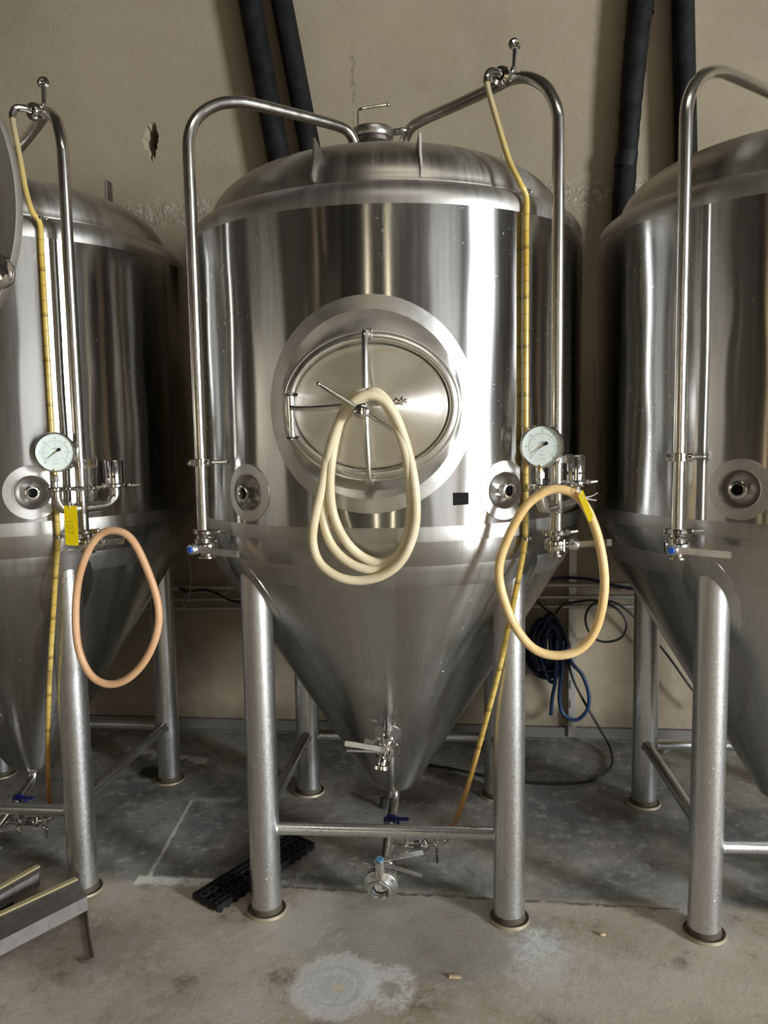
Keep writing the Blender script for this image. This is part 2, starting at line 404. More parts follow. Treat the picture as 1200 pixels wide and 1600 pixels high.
def smooth(pts, per=8, closed=False):
    P = [Vector(p) for p in pts]; k = len(P); out = []
    for i in range(k if closed else k-1):
        if closed: a, b, c, d = P[(i-1) % k], P[i], P[(i+1) % k], P[(i+2) % k]
        else: a, b, c, d = P[max(i-1, 0)], P[i], P[i+1], P[min(i+2, k-1)]
        for j in range(per):
            t = j/per; t2, t3 = t*t, t*t*t
            out.append(.5*((2*b) + (c-a)*t + (2*a-5*b+4*c-d)*t2 + (3*b-a-3*c+d)*t3))
    if not closed: out.append(P[-1])
    return out
# pixel of the photograph + a real distance -> point in the room
def ray(px, py): return _f + _r*(px-600)/F_PX - _u*(py-800)/F_PX
def at(px, py, y):
    d = ray(px, py); return CAM + d*((y-CAM.y)/d.y)
SLOPE = .0415
def onfloor(px, py, h=0.):
    d = ray(px, py); return CAM + d*((h + SLOPE*CAM.y - CAM.z)/(d.z - SLOPE*d.y))
def fz(y): return SLOPE*y

# ------------------------------------------------------------------ setting
def quad(name, pts, mat, n=1, thick=None):
    mb = MB(); mb.add(pts, [tuple(range(len(pts)))]); o = mb.build(name, mat, flat=True); return o
def slab(name, c, sx, sy, sz, mat, parent=None):
    o = MB().box(c, sx, sy, sz).build(name, mat, parent, flat=True); o['kind'] = 'structure'; return o
fl = MB(); fl.add([(XL-.2, YF-.2, fz(YF-.2)), (XR+.2, YF-.2, fz(YF-.2)), (XR+.2, YB+.2, fz(YB+.2)), (XL-.2, YB+.2, fz(YB+.2)),
                   (XL-.2, YF-.2, -.7), (XR+.2, YF-.2, -.7), (XR+.2, YB+.2, -.7), (XL-.2, YB+.2, -.7)],
                  [(0, 1, 2, 3), (7, 6, 5, 4), (0, 4, 5, 1), (1, 5, 6, 2), (2, 6, 7, 3), (3, 7, 4, 0)])
floor = fl.build('floor', 'floor', flat=True); floor['kind'] = 'structure'

# back wall with a real broken hole left of the middle vessel
def back_wall():
    bm = MB(); hx, hz = at(237, 222, YB).x, at(237, 222, YB).z
    random.seed(4); n = 32; ring = []
    for j in range(n):
        a = 2*PI*j/n; k = 1 + random.uniform(-.22, .22)
        ring.append((hx + .036*k*math.cos(a) + .008*math.sin(2*a), hz + .078*k*math.sin(a)))
    sq = []
    for j in range(n):
        a = 2*PI*j/n; c_, s_ = math.cos(a), math.sin(a); k = .2/max(abs(c_), abs(s_)); sq.append((hx+k*c_, hz+k*s_))
    vs = [(x, YB, z) for x, z in ring] + [(x, YB, z) for x, z in sq]
    vs += [(hx+(x-hx)*.72, YB+.03, hz+(z-hz)*.8) for x, z in ring] + [(hx+(x-hx)*.45+.004, YB+.16, hz+(z-hz)*.55-.01) for x, z in ring]
    fs = []
    for j in range(n):
        j2 = (j+1) % n
        fs += [(j, j2, n+j2, n+j), (j2, j, 2*n+j, 2*n+j2), (2*n+j2, 2*n+j, 3*n+j, 3*n+j2)]
    fs.append(tuple(3*n+j for j in range(n)))
    bm.add(vs, fs)
    x0, x1, z0, z1 = hx-.2, hx+.2, hz-.2, hz+.2
    XA, XB, ZA, ZB = XL-.2, XR+.2, -.3, ZC
    q = lambda a, b, c, d: bm.add([(a, YB, c), (b, YB, c), (b, YB, d), (a, YB, d)], [(0, 1, 2, 3)])
    q(XA, x0, ZA, ZB); q(x1, XB, ZA, ZB); q(x0, x1, ZA, z0); q(x0, x1, z1, ZB)
    me = bpy.data.meshes.new('wall_back'); me.from_pydata(bm.v, [], bm.f)
    me.materials.append(M['wall']); o = bpy.data.objects.new('wall_back', me); COL.objects.link(o)
    o['kind'] = 'structure'
back_wall()
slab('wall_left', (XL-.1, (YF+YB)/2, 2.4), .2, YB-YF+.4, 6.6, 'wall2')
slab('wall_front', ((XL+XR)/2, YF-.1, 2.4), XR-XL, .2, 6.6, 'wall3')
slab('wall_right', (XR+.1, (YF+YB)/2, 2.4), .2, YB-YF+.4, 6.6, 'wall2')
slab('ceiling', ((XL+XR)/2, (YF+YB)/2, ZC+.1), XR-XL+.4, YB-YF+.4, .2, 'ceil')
slab('baseboard_back', (1.0, YB-.012, fz(YB)+.02), 16, .024, .055, 'kerb')

# ------------------------------------------------------------------ fermentation vessel
RS = .6355; MZ = 1.553; PZ = 1.317; PA = math.radians(34.4)
LEGX, LEGY = .3796, .3894
def cyl_pt(s, h, r, az0=0, z0=0):       # s along the shell, h up, at radius r
    a = az0 + s/RS; return Vector((r*math.sin(a), -r*math.cos(a), z0+h))
def cone_r(z):
    pts = [(.232, .03), (.236, .06), (.258, .092), (1.03, .5685), (1.075, .5935), (1.115, .614), (1.15, .629), (1.187, RS)]
    for (z0, r0), (z1, r1) in zip(pts, pts[1:]):
        if z <= z1: return r0 + (r1-r0)*max(0, z-z0)/(z1-z0)
    return RS
def cone_z(r):
    lo, hi = .232, 1.187
    for _ in range(40):
        md = (lo+hi)/2
        if cone_r(md) < r: lo = md
        else: hi = md
    return lo

def tri_clamp(mb, c, d, r, nut=(1, 0, 0), h=.016, wing=True):
    c, d, nut = Vector(c), Vector(d).normalized(), Vector(nut).normalized()
    mb.lathe([(r-.010, -h/2), (r+.001, -h/2), (r+.0045, -h*.25), (r+.0045, h*.25), (r+.001, h/2), (r-.010, h/2)], c, d, 32)
    if wing:
        s = d.cross(nut).normalized()
        for sg in (-1, 1):
            mb.bar(c+nut*r*.92+s*.005*sg, c+nut*(r+.014)+s*.005*sg, .004, h*.9, d)
        mb.cyl(c+nut*(r+.010)-s*.012, c+nut*(r+.010)+s*.026, .003, n=10)
        mb.ball(c+nut*(r+.010)+s*.020, .0075, 8)
        mb.bar(c+nut*(r+.010)+s*.022-d*.003, c+nut*(r+.040)+s*.030, .012, .006, d, w2=.020)
        mb.cyl(c-nut*(r+.006)-d*h*.45, c-nut*(r+.006)+d*h*.45, .006, n=10)
    return mb

def bolt_ring(mb, c, d, r, n=4, ph=.7, br=.004, h=.006):
    c, d = Vector(c), Vector(d).normalized(); u, v = frame(d)
    for i in range(n):
        a = ph+2*PI*i/n; p = c+(u*math.cos(a)+v*math.sin(a))*r; mb.cyl(p-d*h/2, p+d*h/2, br, n=8)

def conform_ring(mb, az0, z0, r0, r1, off, n=96, th=.003, outer_edge=True):
    prof = [(r0, off), ((r0+r1)/2, off), (r1-.002, off), (r1, off-th-.002)]
    vs = []; fs = []
    for rr, o in prof:
        for j in range(n):
            a = 2*PI*j/n; vs.append(cyl_pt(rr*math.cos(a), rr*math.sin(a), RS+o, az0, z0))
    for i in range(len(prof)-1):
        for j in range(n):
            j2 = (j+1) % n; fs.append((i*n+j, i*n+j2, (i+1)*n+j2, (i+1)*n+j))
    mb.add(vs, fs)

def make_tank(label):
    root = empty('fermentation_tank', (0, 0, 0))
    tag(root, label, 'tank')
    # --- shell with real openings for the manway and the two ports
    na, nz = 400, 90; z0, z1 = 1.228, 2.066
    vs = []; fs = []
    for k in range(nz+1):
        for j in range(na):
            a = 2*PI*j/na; vs.append((RS*math.sin(a), -RS*math.cos(a), z0+(z1-z0)*k/nz))
    for k in range(nz):
        for j in range(na):
            a = 2*PI*(j+.5)/na; a = a-2*PI if a > PI else a; z = z0+(z1-z0)*(k+.5)/nz
            if math.hypot(a*RS, z-MZ) < .266: continue
            if any(math.hypot((a-s*PA)*RS, z-PZ) < .066 for s in (-1, 1)): continue
            j2 = (j+1) % na; fs.append((k*na+j, k*na+j2, (k+1)*na+j2, (k+1)*na+j))
    sh = MB(); sh.add(vs, fs); sh.build('shell', 'shell', root, sharp=60)
    # --- shoulder, dome, lower band, cone
    sp = [(RS, 2.066), (RS, 2.078)] + [(RS-.072*(1-math.cos(t)), 2.078+.062*math.sin(t)) for t in [PI/2*i/10 for i in range(1, 11)]]
    MB().lathe(sp + [(.56, 2.1405)], n=200).build('shoulder', 'satin', root, sharp=60)
    dm = [(.5685, 2.134), (.5705, 2.142), (.568, 2.148)]
    for i in range(1, 41):
        t = i/40*PI/2; s_ = math.cos(t)**(2/2.5)*1.0; rr = .566*s_; dm.append((rr, 2.146+.196*math.sqrt(max(0, 1-s_**2.5))))
    dm[-1] = (.0005, dm[-1][1])
    MB().lathe(dm, n=160).build('dome', 'dome', root, sharp=60)
    MB().lathe([(RS, 1.228), (RS+.0008, 1.224), (RS+.0008, 1.192), (RS, 1.187)], n=200).build('lower_band', 'satin', root, sharp=60)
    cp = [(RS, 1.187), (.6335, 1.168), (.629, 1.15), (.6225, 1.132), (.614, 1.115), (.604, 1.095), (.5935, 1.075), (.5685, 1.03)]
    cp += [(cone_r(z), z) for z in [1.03-.772*i/30 for i in range(1, 31)]] + [(.086, .249), (.075, .240), (.06, .234), (.026, .231)]
    co = MB().lathe(cp, n=200).build('cone', 'cone', root, sharp=60)
    wb = [(cone_r(z)+.0009, z) for z in (1.055, 1.075, 1.095, 1.115)]
    MB().lathe([(cone_r(1.053), 1.053)] + wb + [(cone_r(1.118), 1.118)], n=200).build('weld_band', 'satin', co, sharp=60)
    # --- manway
    mw = MB(); conform_ring(mw, 0, MZ, .248, .287, .0035)
    mway = mw.build('manway_collar', 'plate', root, sharp=50)
    OX, OZ = .236, .199; CX, CZ = .004, MZ-.003
    n = 96; vs = []; fs = []
    rows = []
    for (k, dep) in ((0, 0), (.12, .008), (.6, .038), (1, .052)):
        for j in range(n):
            a = 2*PI*j/n
            p0 = cyl_pt(.249*math.cos(a), .249*math.sin(a), RS+.0035, 0, MZ)
            p1 = Vector((CX+OX*math.cos(a), -(RS-.030), CZ+OZ*math.sin(a)))
            p1.y = min(p1.y, 0); q = p0.lerp(p1, k); vs.append(q)
    for i in range(3):
        for j in range(n):
            j2 = (j+1) % n; fs.append((i*n+j, i*n+j2, (i+1)*n+j2, (i+1)*n+j))
    ms = MB(); ms.add(vs, fs); ms.build('recessed_cone_plate', 'plate', mway, sharp=60)
    def oval(rows_, name, mat, parent, n=96, cap=False):
        vs = []; fs = []
        for (ax, az_, y) in rows_:
            for j in range(n):
                a = 2*PI*j/n; vs.append((CX+ax*math.cos(a), y, CZ+az_*math.sin(a)))
        for i in range(len(rows_)-1):
            for j in range(n):
                j2 = (j+1) % n; fs.append((i*n+j, i*n+j2, (i+1)*n+j2, (i+1)*n+j))
        if cap: fs.append(tuple((len(rows_)-1)*n+j for j in range(n)))
        mb = MB(); mb.add(vs, fs); return mb.build(name, mat, parent, sharp=50)
    yF = -(RS+.004)
    oval([(OX, OZ, -(RS-.075)), (OX, OZ, yF+.004), (OX-.002, OZ-.002, yF-.002), (OX-.005, OZ-.005, yF-.003), (OX-.007, OZ-.008, yF-.001), (OX-.010, OZ-.011, yF-.004),
          (OX-.018, OZ-.021, yF-.0075), (OX-.024, OZ-.029, yF-.0075), (OX-.028, OZ-.032, yF-.004), (OX-.0305, OZ-.0345, yF+.004), (OX-.031, OZ-.035, yF+.030)], 'door_frame', 'frame', mway)
    DX, DZ = .204, .163
    oval([(DX+.003, DZ+.003, yF+.028), (DX+.002, DZ+.002, yF+.006), (DX+.0005, DZ+.0005, yF+.006)], 'door_gasket', 'seam', mway)
    dr = [(DX, DZ, yF+.022), (DX, DZ, yF+.004), (DX-.002, DZ-.002, yF+.001), (DX-.006, DZ-.006, yF+.000), (DX-.010, DZ-.010, yF+.001)]
    for i in range(1, 15):
        t = i/15; dr.append(((DX-.011)*(1-t), (DZ-.011)*(1-t), yF+.001-.014*math.sin(t*PI/2)))
    oval(dr, 'manway_door', 'dish', mway, cap=True)
    # yoke bar with pads, hub and tommy bar, hinge, swing arm
    yb = yF-.030
    mb = MB()
    mb.tube(smooth([(CX-.010, yF-.010, CZ+.190), (CX-.010, yb, CZ+.180), (CX-.009, yb-.012, CZ+.08), (CX-.009, yb-.014, CZ), (CX-.008, yb-.012, CZ-.08),
                    (CX-.004, yb, CZ-.185), (CX-.004, yF-.010, CZ-.196)], 6), .0075, 12)
    mb.bar((CX-.004, yb+.004, CZ+.14), (CX+.010, yF-.002, CZ+.02), .006, .022, (0, 1, 0))
    for zz in (.186, -.192): mb.ball((CX-.006, yF-.012, CZ+zz), .014, 10, (1, .7, 1)); mb.cyl((CX-.006, yF-.004, CZ+zz), (CX+.006, yF-.004, CZ+zz*1.0), .016, n=14)
    mb.build('yoke_bar', 'pipe', mway)
    hub = Vector((CX-.012, yb-.066, CZ-.014))
    mb = MB().cyl(hub+Vector((0, .075, 0)), hub+Vector((0, -.002, 0)), .012, .013)
    mb.lathe([(.014, 0), (.019, -.003), (.019, -.012), (.014, -.016), (.008, -.017), (.0005, -.017)], hub+Vector((0, -.002, 0)), (0, 1, 0), 24)
    mb.tube([hub+Vector((-.105, -.004, .068)), hub+Vector((-.095, -.004, .061)), hub+Vector((.0, -.001, .002)), hub+Vector((.050, .010, -.030)), hub+Vector((.075, .012, -.05))], [.0045, .0055, .0065, .0055, .0045], 12)
    mb.ball(hub+Vector((-.108, -.004, .070)), .0065, 8)
    mb.build('clamp_handle', 'chrome', mway)
    hx = CX-.208
    mb = MB().cyl((hx, yF-.022, CZ+.030), (hx+.002, yF-.022, CZ-.076), .0085, n=14)
    for zz in (.034, -.078):
        mb.box((hx+.004, yF-.012, CZ+zz), .034, .030, .008, None, .002); mb.ball((hx, yF-.022, CZ+zz*1.06), .010, 8, (1, 1, .6))
    mb.tube(smooth([(hx, yF-.028, CZ+.001), (hx+.03, yF-.034, CZ-.002), (hx+.16, yF-.040, CZ+.004), (hx+.27, yF-.034, CZ+.008), (hx+.285, yF-.020, CZ+.009)], 6), .0062, 12)
    mb.build('hinge_arm', 'chrome', mway)
    MB().cyl((CX+.052, yF-.034, CZ+.010), (CX+.082, yF-.036, CZ+.012), .0045, n=12).disc((CX+.070, yF-.036, CZ+.012), (1, 0, 0), .009, .008).disc((CX+.084, yF-.036, CZ+.012), (1, 0, 0), .011, .007).ball((CX+.093, yF-.036, CZ+.012), .006, 8).cyl((CX+.065, yF-.034, CZ+.01), (CX+.065, yF+.0, CZ+.01), .006, n=10).build('door_fitting', 'chrome', mway)
    # --- side ports: conforming collar, recessed bowl, ferrule
    for s in (-1, 1):
        az0 = s*PA; nrm = Vector((math.sin(az0), -math.cos(az0), 0)); c0 = Vector((RS*nrm.x, RS*nrm.y, PZ))
        mb = MB(); conform_ring(mb, az0, PZ, .0515, .083, .003, 64)
        pc = mb.build('port_collar', 'plate', root, sharp=50)
        MB().lathe([(.0535, .006), (.0535, .001), (.0515, -.002), (.050, -.004), (.047, -.028), (.041, -.038), (.028, -.043), (.0165, -.044)], c0, nrm, 48).build('port_bowl', 'plate', pc, sharp=40)
        fp = [(.0165, -.044), (.0165, .012), (.0225, .015), (.0235, .018), (.0235, .021), (.0215, .0225), (.0145, .0225), (.0135, .020), (.0130, -.03)]
        MB().lathe(fp, c0, nrm, 40).build('port_ferrule', 'chrome', pc, sharp=40)
        MB().disc(c0-nrm*.018, nrm, .0134, .004).build('port_bore', 'black', pc)
    # --- legs with foot pads and cone doublers
    for sx, sy in ((-1, -1), (1, -1), (-1, 1), (1, 1)):
        X, Y = sx*LEGX, sy*LEGY; zf = fz(Y)
        lg = MB().lathe([(.0475, zf+.022), (.0475, 1.085)], (X, Y, 0), (0, 0, 1), 48, caps=True).build('leg', 'leg', root)
        MB().lathe([(.046, zf+.024), (.049, zf+.022), (.0495, zf+.006), (.060, zf+.005), (.061, zf+.001)], (X, Y, 0), n=48, caps=True).build('foot_pad', 'foot', lg)
        MB().lathe([(.0595, zf+.0045), (.0600, zf+.0075), (.0625, zf+.0070), (.064, zf-.002)], (X, Y, 0), n=48).build('foot_rim', 'footrim', lg)
        # doubler plate lying on the cone round the leg
        vs = []; fs = []; nn = 64; R1 = .080
        for (rr, off) in ((.030, .003), (R1-.003, .003), (R1, .0022), (R1+.0015, -.004)):
            for j in range(nn):
                a = 2*PI*j/nn; px, py = X+rr*math.cos(a), Y+rr*math.sin(a)
                q = math.hypot(px, py); q2 = min(q, RS-.006); px *= q2/q; py *= q2/q
                z = cone_z(min(q2, RS-.003)); vs.append((px*(1+off/q2), py*(1+off/q2), z-off*.6))
        for i in range(3):
            for j in range(nn):
                j2 = (j+1) % nn; fs.append((i*nn+j, i*nn+j2, (i+1)*nn+j2, (i+1)*nn+j))
        db = MB(); db.add(vs, fs); db.build('leg_doubler', 'cone', lg, sharp=50)
    bz = .255
    for a, b in (((-1, -1), (1, -1)), ((-1, 1), (1, 1)), ((-1, -1), (-1, 1)), ((1, -1), (1, 1))):
        pa = Vector((a[0]*LEGX, a[1]*LEGY, bz)); pb = Vector((b[0]*LEGX, b[1]*LEGY, bz)); d = (pb-pa).normalized()
        if a[1] != b[1]: pa.z, pb.z = .285, .262
        pa += d*.043; pb -= d*.043
        MB().tube([pa, pa+d*.004, pa+d*.008, pb-d*.008, pb-d*.004, pb], [.0235, .0215, .0195, .0195, .0215, .0235], 24).build('cross_bar', 'leg', root)
    # --- crown: neck, clamp, lifting lugs
    nx, ny = -.037, .0
    nk = MB().lathe([(.056, 2.32), (.056, 2.410), (.064, 2.418), (.064, 2.430), (.058, 2.432)], (nx, ny, 0), n=48).build('top_neck', 'pipe', root)
    mb = MB().lathe([(.058, 2.432), (.066, 2.434), (.068, 2.438), (.068, 2.458), (.065, 2.464), (.050, 2.468), (.0005, 2.470)], (nx, ny, 0), n=48)
    mb.bar((nx+.060, ny-.02, 2.446), (nx+.105, ny-.045, 2.440), .02, .018, (0, 0, 1), .004); mb.ball((nx+.098, ny-.045, 2.442), .014, 8, (1.3, .8, .7))
    mb.bar((nx-.058, ny-.02, 2.446), (nx-.076, ny-.02, 2.446), .02, .018, (0, 0, 1), .003); mb.ball((nx-.074, ny-.03, 2.448), .010, 8)
    mb.build('neck_clamp', 'plate', nk)
    MB().tube(smooth([(nx-.045, ny-.01, 2.458), (nx-.046, ny-.01, 2.515), (nx-.040, ny-.01, 2.526), (nx-.025, ny-.01, 2.530), (nx+.045, ny-.012, 2.536), (nx+.050, ny-.012, 2.536)], 5), .0042, 10).ball((nx+.052, ny-.012, 2.536), .006, 8).build('lid_handle', 'chrome', nk)
    for ang, r in ((-15.3, .566), (14.3, .566)):
        a = math.radians(ang); n_ = Vector((math.sin(a), -math.cos(a), 0)); t_ = Vector((math.cos(a), math.sin(a), 0))
        pts = [(r+.004, 2.150), (r+.012, 2.168), (r-.004, 2.215), (r-.006, 2.265), (r-.014, 2.268), (r-.046, 2.250), (r-.060, 2.235), (r-.045, 2.17)]
        vs = [n_*q[0]+Vector((0, 0, q[1]))+t_*s*.003 for s in (-1, 1) for q in pts]; k = len(pts)
        mb = MB(); mb.add(vs, [tuple(range(k-1, -1, -1)), tuple(range(k, 2*k))] + [(i, (i+1) % k, k+(i+1) % k, k+i) for i in range(k)])
        mb.build('lifting_lug', 'satin', root)
    MB().box((.385, .06, 2.335), .008, .05, .09, None, .002).build('lifting_lug', 'satin', root)
    # --- left spray pipe with clamp, valve
    def arc_path(base, ang, sz):
        c_, s_ = math.cos(math.radians(ang)), math.sin(math.radians(ang))
        return [Vector((base[0]+s*c_, base[1]+s*s_, z)) for s, z in sz]
    LX, LY = -.507, -.482
    path = arc_path((LX, LY), 43, [(0, 1.20), (0, 1.5), (0, 1.8), (0, 2.1), (0, 2.26), (.004, 2.305), (.020, 2.345), (.050, 2.380), (.100, 2.412), (.160, 2.430), (.215, 2.435), (.32, 2.436), (.44, 2.436), (.515, 2.434), (.548, 2.426), (.568, 2.405), (.575, 2.38), (.575, 2.30)])
    sp = MB().tube(smooth(path, 6), .0168, 24).build('spray_ball_pipe', 'pipe', root)
    mb = MB().lathe([(.0165, -.012), (.024, -.010), (.024, .010), (.0165, .012)], (LX, LY, 1.402), n=28)
    mb.disc((LX-.030, LY-.004, 1.402), (1, -.3, 0), .009, .012); mb.disc((LX+.026, LY-.014, 1.402), (1, -.3, 0), .011, .014)
    mb.cyl((LX+.02, LY-.006, 1.402), (-.437, -.462, 1.402), .0055, n=12); mb.disc((-.437, -.461, 1.402), (1, .3, 0), .009, .004)
    mb.build('pipe_clamp', 'chrome', sp)
    tri_clamp(MB(), (LX+.002, LY+.004, 1.200), (0, 0, 1), .0245, (.96, -.28, 0)).build('tri_clamp', 'chrome', sp)
    MB().lathe([(.017, 1.195), (.02, 1.185), (.026, 1.182), (.026, 1.170)], (LX, LY, 0), n=28).build('pipe_ferrule', 'chrome', sp)
    def bfly(c, d, stem, r, length, hand, parent, flip=1, blue=True, wdt=.017, name='butterfly_valve'):
        # body: two flanges and a wafer; stem boss; flat handle bent at its root
        c, d, stem, hand = Vector(c), Vector(d).normalized(), Vector(stem).normalized(), Vector(hand).normalized()
        mb = MB()
        mb.lathe([(r*.55, -.032), (r*.85, -.032), (r*.85, -.027), (r*.6, -.024), (r*.6, -.018), (r*1.12, -.013), (r*1.16, -.010), (r*1.16, -.001), (r*1.05, 0),
                  (r*1.16, .001), (r*1.16, .010), (r*1.12, .013), (r*.6, .018), (r*.6, .024), (r*.85, .027), (r*.85, .032), (r*.55, .032)], c, d, 36)
        bolt_ring(mb, c, d, r*1.04, 4, .8, .0045, .034)
        mb.cyl(c+stem*r*.9, c+stem*(r+.022), .010, n=16)
        v = mb.build(name, 'chrome', parent)
        hb = c+stem*(r+.024)
        mb = MB().lathe([(.0005, -.012), (.014, -.012), (.016, -.008), (.016, .008), (.013, .013), (.0005, .014)], hb, stem, 24)
        up = stem
        mb.bar(hb+hand*.004, hb+hand*length, wdt, .0035, up, .001, w2=wdt*1.15)
        mb.bar(hb+hand*.004-stem*.008, hb+hand*length*.92-stem*.016, wdt*.8, .003, up, .001)
        mb.bar(hb+hand*length-stem*.010, hb+hand*length+stem*.002, wdt*1.1, .003, hand, .0008)
        h = mb.build('valve_handle', 'cast', v if parent is root else parent)
        if blue:
            MB().disc(hb+stem*.015, stem, .0095, .006, .3).build('handle_cap', 'blue', v if parent is root else parent)
        return v
    bfly((LX+.004, LY+.012, 1.155), (0, 0, 1), (-.46, -.89, 0), .030, .145, (.955, -.27, -.06), root)
    # --- right blow-off pipe, manifold, gauge
    RX, RY = .5025, -.500
    path = arc_path((RX, RY), 131, [(0, 1.20), (0, 1.5), (0, 1.8), (0, 2.1), (0, 2.27), (.003, 2.315), (.020, 2.355), (.052, 2.398), (.110, 2.438), (.175, 2.456), (.25, 2.456), (.40, 2.458), (.55, 2.462), (.62, 2.458), (.655, 2.438), (.672, 2.40), (.674, 2.33)])
    bp = MB().tube(smooth(path, 6), .0168, 24).build('blow_off_pipe', 'pipe', root)
    mb = MB()
    mb.lathe([(.0165, -.011), (.022, -.009), (.022, .009), (.0165, .011)], (RX, RY, 1.400), n=28)
    for sg in (-1, 1):
        p = Vector((RX+sg*.034, RY-sg*-.006, 1.400)); mb.box(p, .026, .016, .026, None, .003); mb.cyl(p+Vector((0, -.012, 0)), p, .008, n=12)
    mb.cyl((RX-.02, RY+.006, 1.40), (RX-.055, RY+.075, 1.40), .0055, n=10)
    mb.build('pipe_clamp', 'chrome', bp)
    tri_clamp(MB(), (RX, RY, 1.327), (0, 0, 1), .024, (.8, -.6, 0), .014).build('tri_clamp', 'chrome', bp)
    tri_clamp(MB(), (RX, RY, 1.196), (0, 0, 1), .025, (.9, .1, 0)).build('tri_clamp', 'chrome', bp)
    MB().lathe([(.0165, 1.250), (.0185, 1.252), (.0185, 1.285), (.0165, 1.287)], (RX, RY, 0), n=24).build('pipe_ferrule', 'chrome', bp)
    # tee with sight-tube elbow near the top of the pipe
    tp = Vector((.372, -.362, 2.462)); tq = Vector((.338, -.428, 2.452)); dd = (tq-tp).normalized()
    mb = MB().cyl(tp, tp+dd*.02, .013); mb.lathe([(.014, .0), (.026, .004), (.027, .010), (.027, .022), (.024, .028), (.013, .03)], tp+dd*.008, dd, 32)
    mb.cyl(tp+dd*.022+Vector((.022, 0, .006)), tp+dd*.022+Vector((.034, -.004, .030)), .006, n=10)
    mb.tube([tp+dd*.022+Vector((.032, -.004, .020)), tp+dd*.022+Vector((.036, -.006, .066))], [.0065, .0085], 10)
    mb.lathe([(.005, -.005), (.010, -.007), (.018, 0), (.010, .007), (.005, .005)], tp+dd*.022+Vector((.034, -.006, .080)), (.2, -1, 0), 20)
    mb.build('top_clamp', 'chrome', bp)
    MB().tube(smooth([tp+dd*.030, tp+dd*.052+Vector((-.004, 0, .006)), tp+dd*.070+Vector((-.014, 0, .004)), tp+dd*.076+Vector((-.020, -.002, -.014)), tp+dd*.076+Vector((-.0205, -.002, -.026))], 5), .0105, 16).build('hose_elbow', 'chrome', bp)
    # manifold arms
    A = Vector((.452, -.553, 0)); B = Vector((.567, -.408, 0)); z = lambda v, q: Vector((v.x, v.y, q))
    Cc = Vector((RX, RY, 0))
    mb = MB().tube(smooth([z(A, 1.325), z(A, 1.305), z(A.lerp(Cc, .03), 1.293), z(A.lerp(Cc, .14), 1.277), z(A.lerp(Cc, .35), 1.268), z(Cc, 1.268), z(B.lerp(Cc, .35), 1.270), z(B.lerp(Cc, .12), 1.281), z(B, 1.298), z(B, 1.325)], 6), .0160, 20)
    mf = mb.build('gas_manifold', 'pipe', root)
    tri_clamp(MB(), z(A, 1.329), (0, 0, 1), .0235, (.9, -.4, 0), .014).build('tri_clamp', 'chrome', mf)
    mb = MB(); tri_clamp(mb, z(B, 1.329), (0, 0, 1), .0285, (.9, .1, 0), .014); tri_clamp(mb, z(B, 1.329), (0, 0, 1), .024, (-.8, -.5, 0), .012); mb.build('tri_clamp', 'chrome', mf)
    MB().lathe([(.024, 1.334), (.0268, 1.336), (.0268, 1.404), (.0255, 1.406), (.024, 1.404), (.024, 1.35), (.0005, 1.349)], (B.x, B.y, 0), n=36).build('relief_valve', 'chrome', mf)
    mb = MB()
    for an in (-70, -110, -150, -30):
        a = math.radians(an); mb.disc((B.x+.0266*math.cos(a), B.y+.0266*math.sin(a), 1.356), (math.cos(a), math.sin(a), 0), .0042, .002)
    mb.build('vent_hole', 'black', mf)
    G = Vector((.457, -.556, 1.437)); gd = Vector((-.16, -.985, .06)).normalized(); gb = Vector((.18, .985, 0))
    ga = MB().lathe([(.0005, -.028), (.048, -.028), (.054, -.024), (.0555, 0), (.058, .002), (.0590, .006), (.0570, .010), (.0540, .0105), (.0525, .006), (.0520, 0)], G+gd*-.004, gd, 64).build('pressure_gauge', 'chrome', root)
    MB().disc(G+gd*-.002, gd, .0530, .002, n=64).build('dial_face', 'dialface', ga)
    # dial markings in the plane of the dial
    gu = Vector((0, 0, 1)); gu = (gu-gu.dot(gd)*gd).normalized(); gr = gu.cross(gd).normalized(); gr = gr if gr.x > 0 else -gr
    gp = lambda u, v, k=0.: G+gd*(-.0005+k)+gr*u+gu*v
    mb = MB()
    def flatbar(mb, u0, v0, u1, v1, wd, k=.0):
        a, b = gp(u0, v0, k), gp(u1, v1, k); d = (b-a).normalized(); s = d.cross(gd)*wd/2
        mb.add([a-s, a+s, b+s, b-s], [(0, 1, 2, 3)])
    for i in range(61):
        a = math.radians(225-270*i/60); big = i % 10 == 0
        for (r0, r1) in ((.0345, .0365 if not big else .0385),):
            flatbar(mb, r0*math.cos(a), r0*math.sin(a), r1*math.cos(a), r1*math.sin(a), .0006 if not big else .0011)
        a2 = math.radians(225-270*(i+1)/60)
        if i < 60: flatbar(mb, .0340*math.cos(a), .0340*math.sin(a), .0340*math.cos(a2), .0340*math.sin(a2), .0005)
    for i in range(7):
        a = math.radians(225-270*i/6); 
        flatbar(mb, .0425*math.cos(a)-.002, .0425*math.sin(a), .0425*math.cos(a)+.002, .0425*math.sin(a), .0028)
        flatbar(mb, .0265*math.cos(a)-.0014, .0265*math.sin(a), .0265*math.cos(a)+.0014, .0265*math.sin(a), .0022)
    for v_, wd in ((.0165, .008), (-.0225, .015), (-.0335, .018), (-.012, .004)): flatbar(mb, -wd/2, v_, wd/2, v_, .0011)
    for u_ in (-.0095, -.0063, -.0030, .0004): flatbar(mb, u_, .0105, u_+.0018, .0105, .0030)
    mb.build('dial_print', 'dialmark', ga, flat=True)
    mb = MB(); nd = Vector((.80, .60)); nd.normalize(); pr = Vector((-nd.y, nd.x))
    def ndl(t, s): return gp(nd.x*t+pr.x*s, nd.y*t+pr.y*s, .0025)
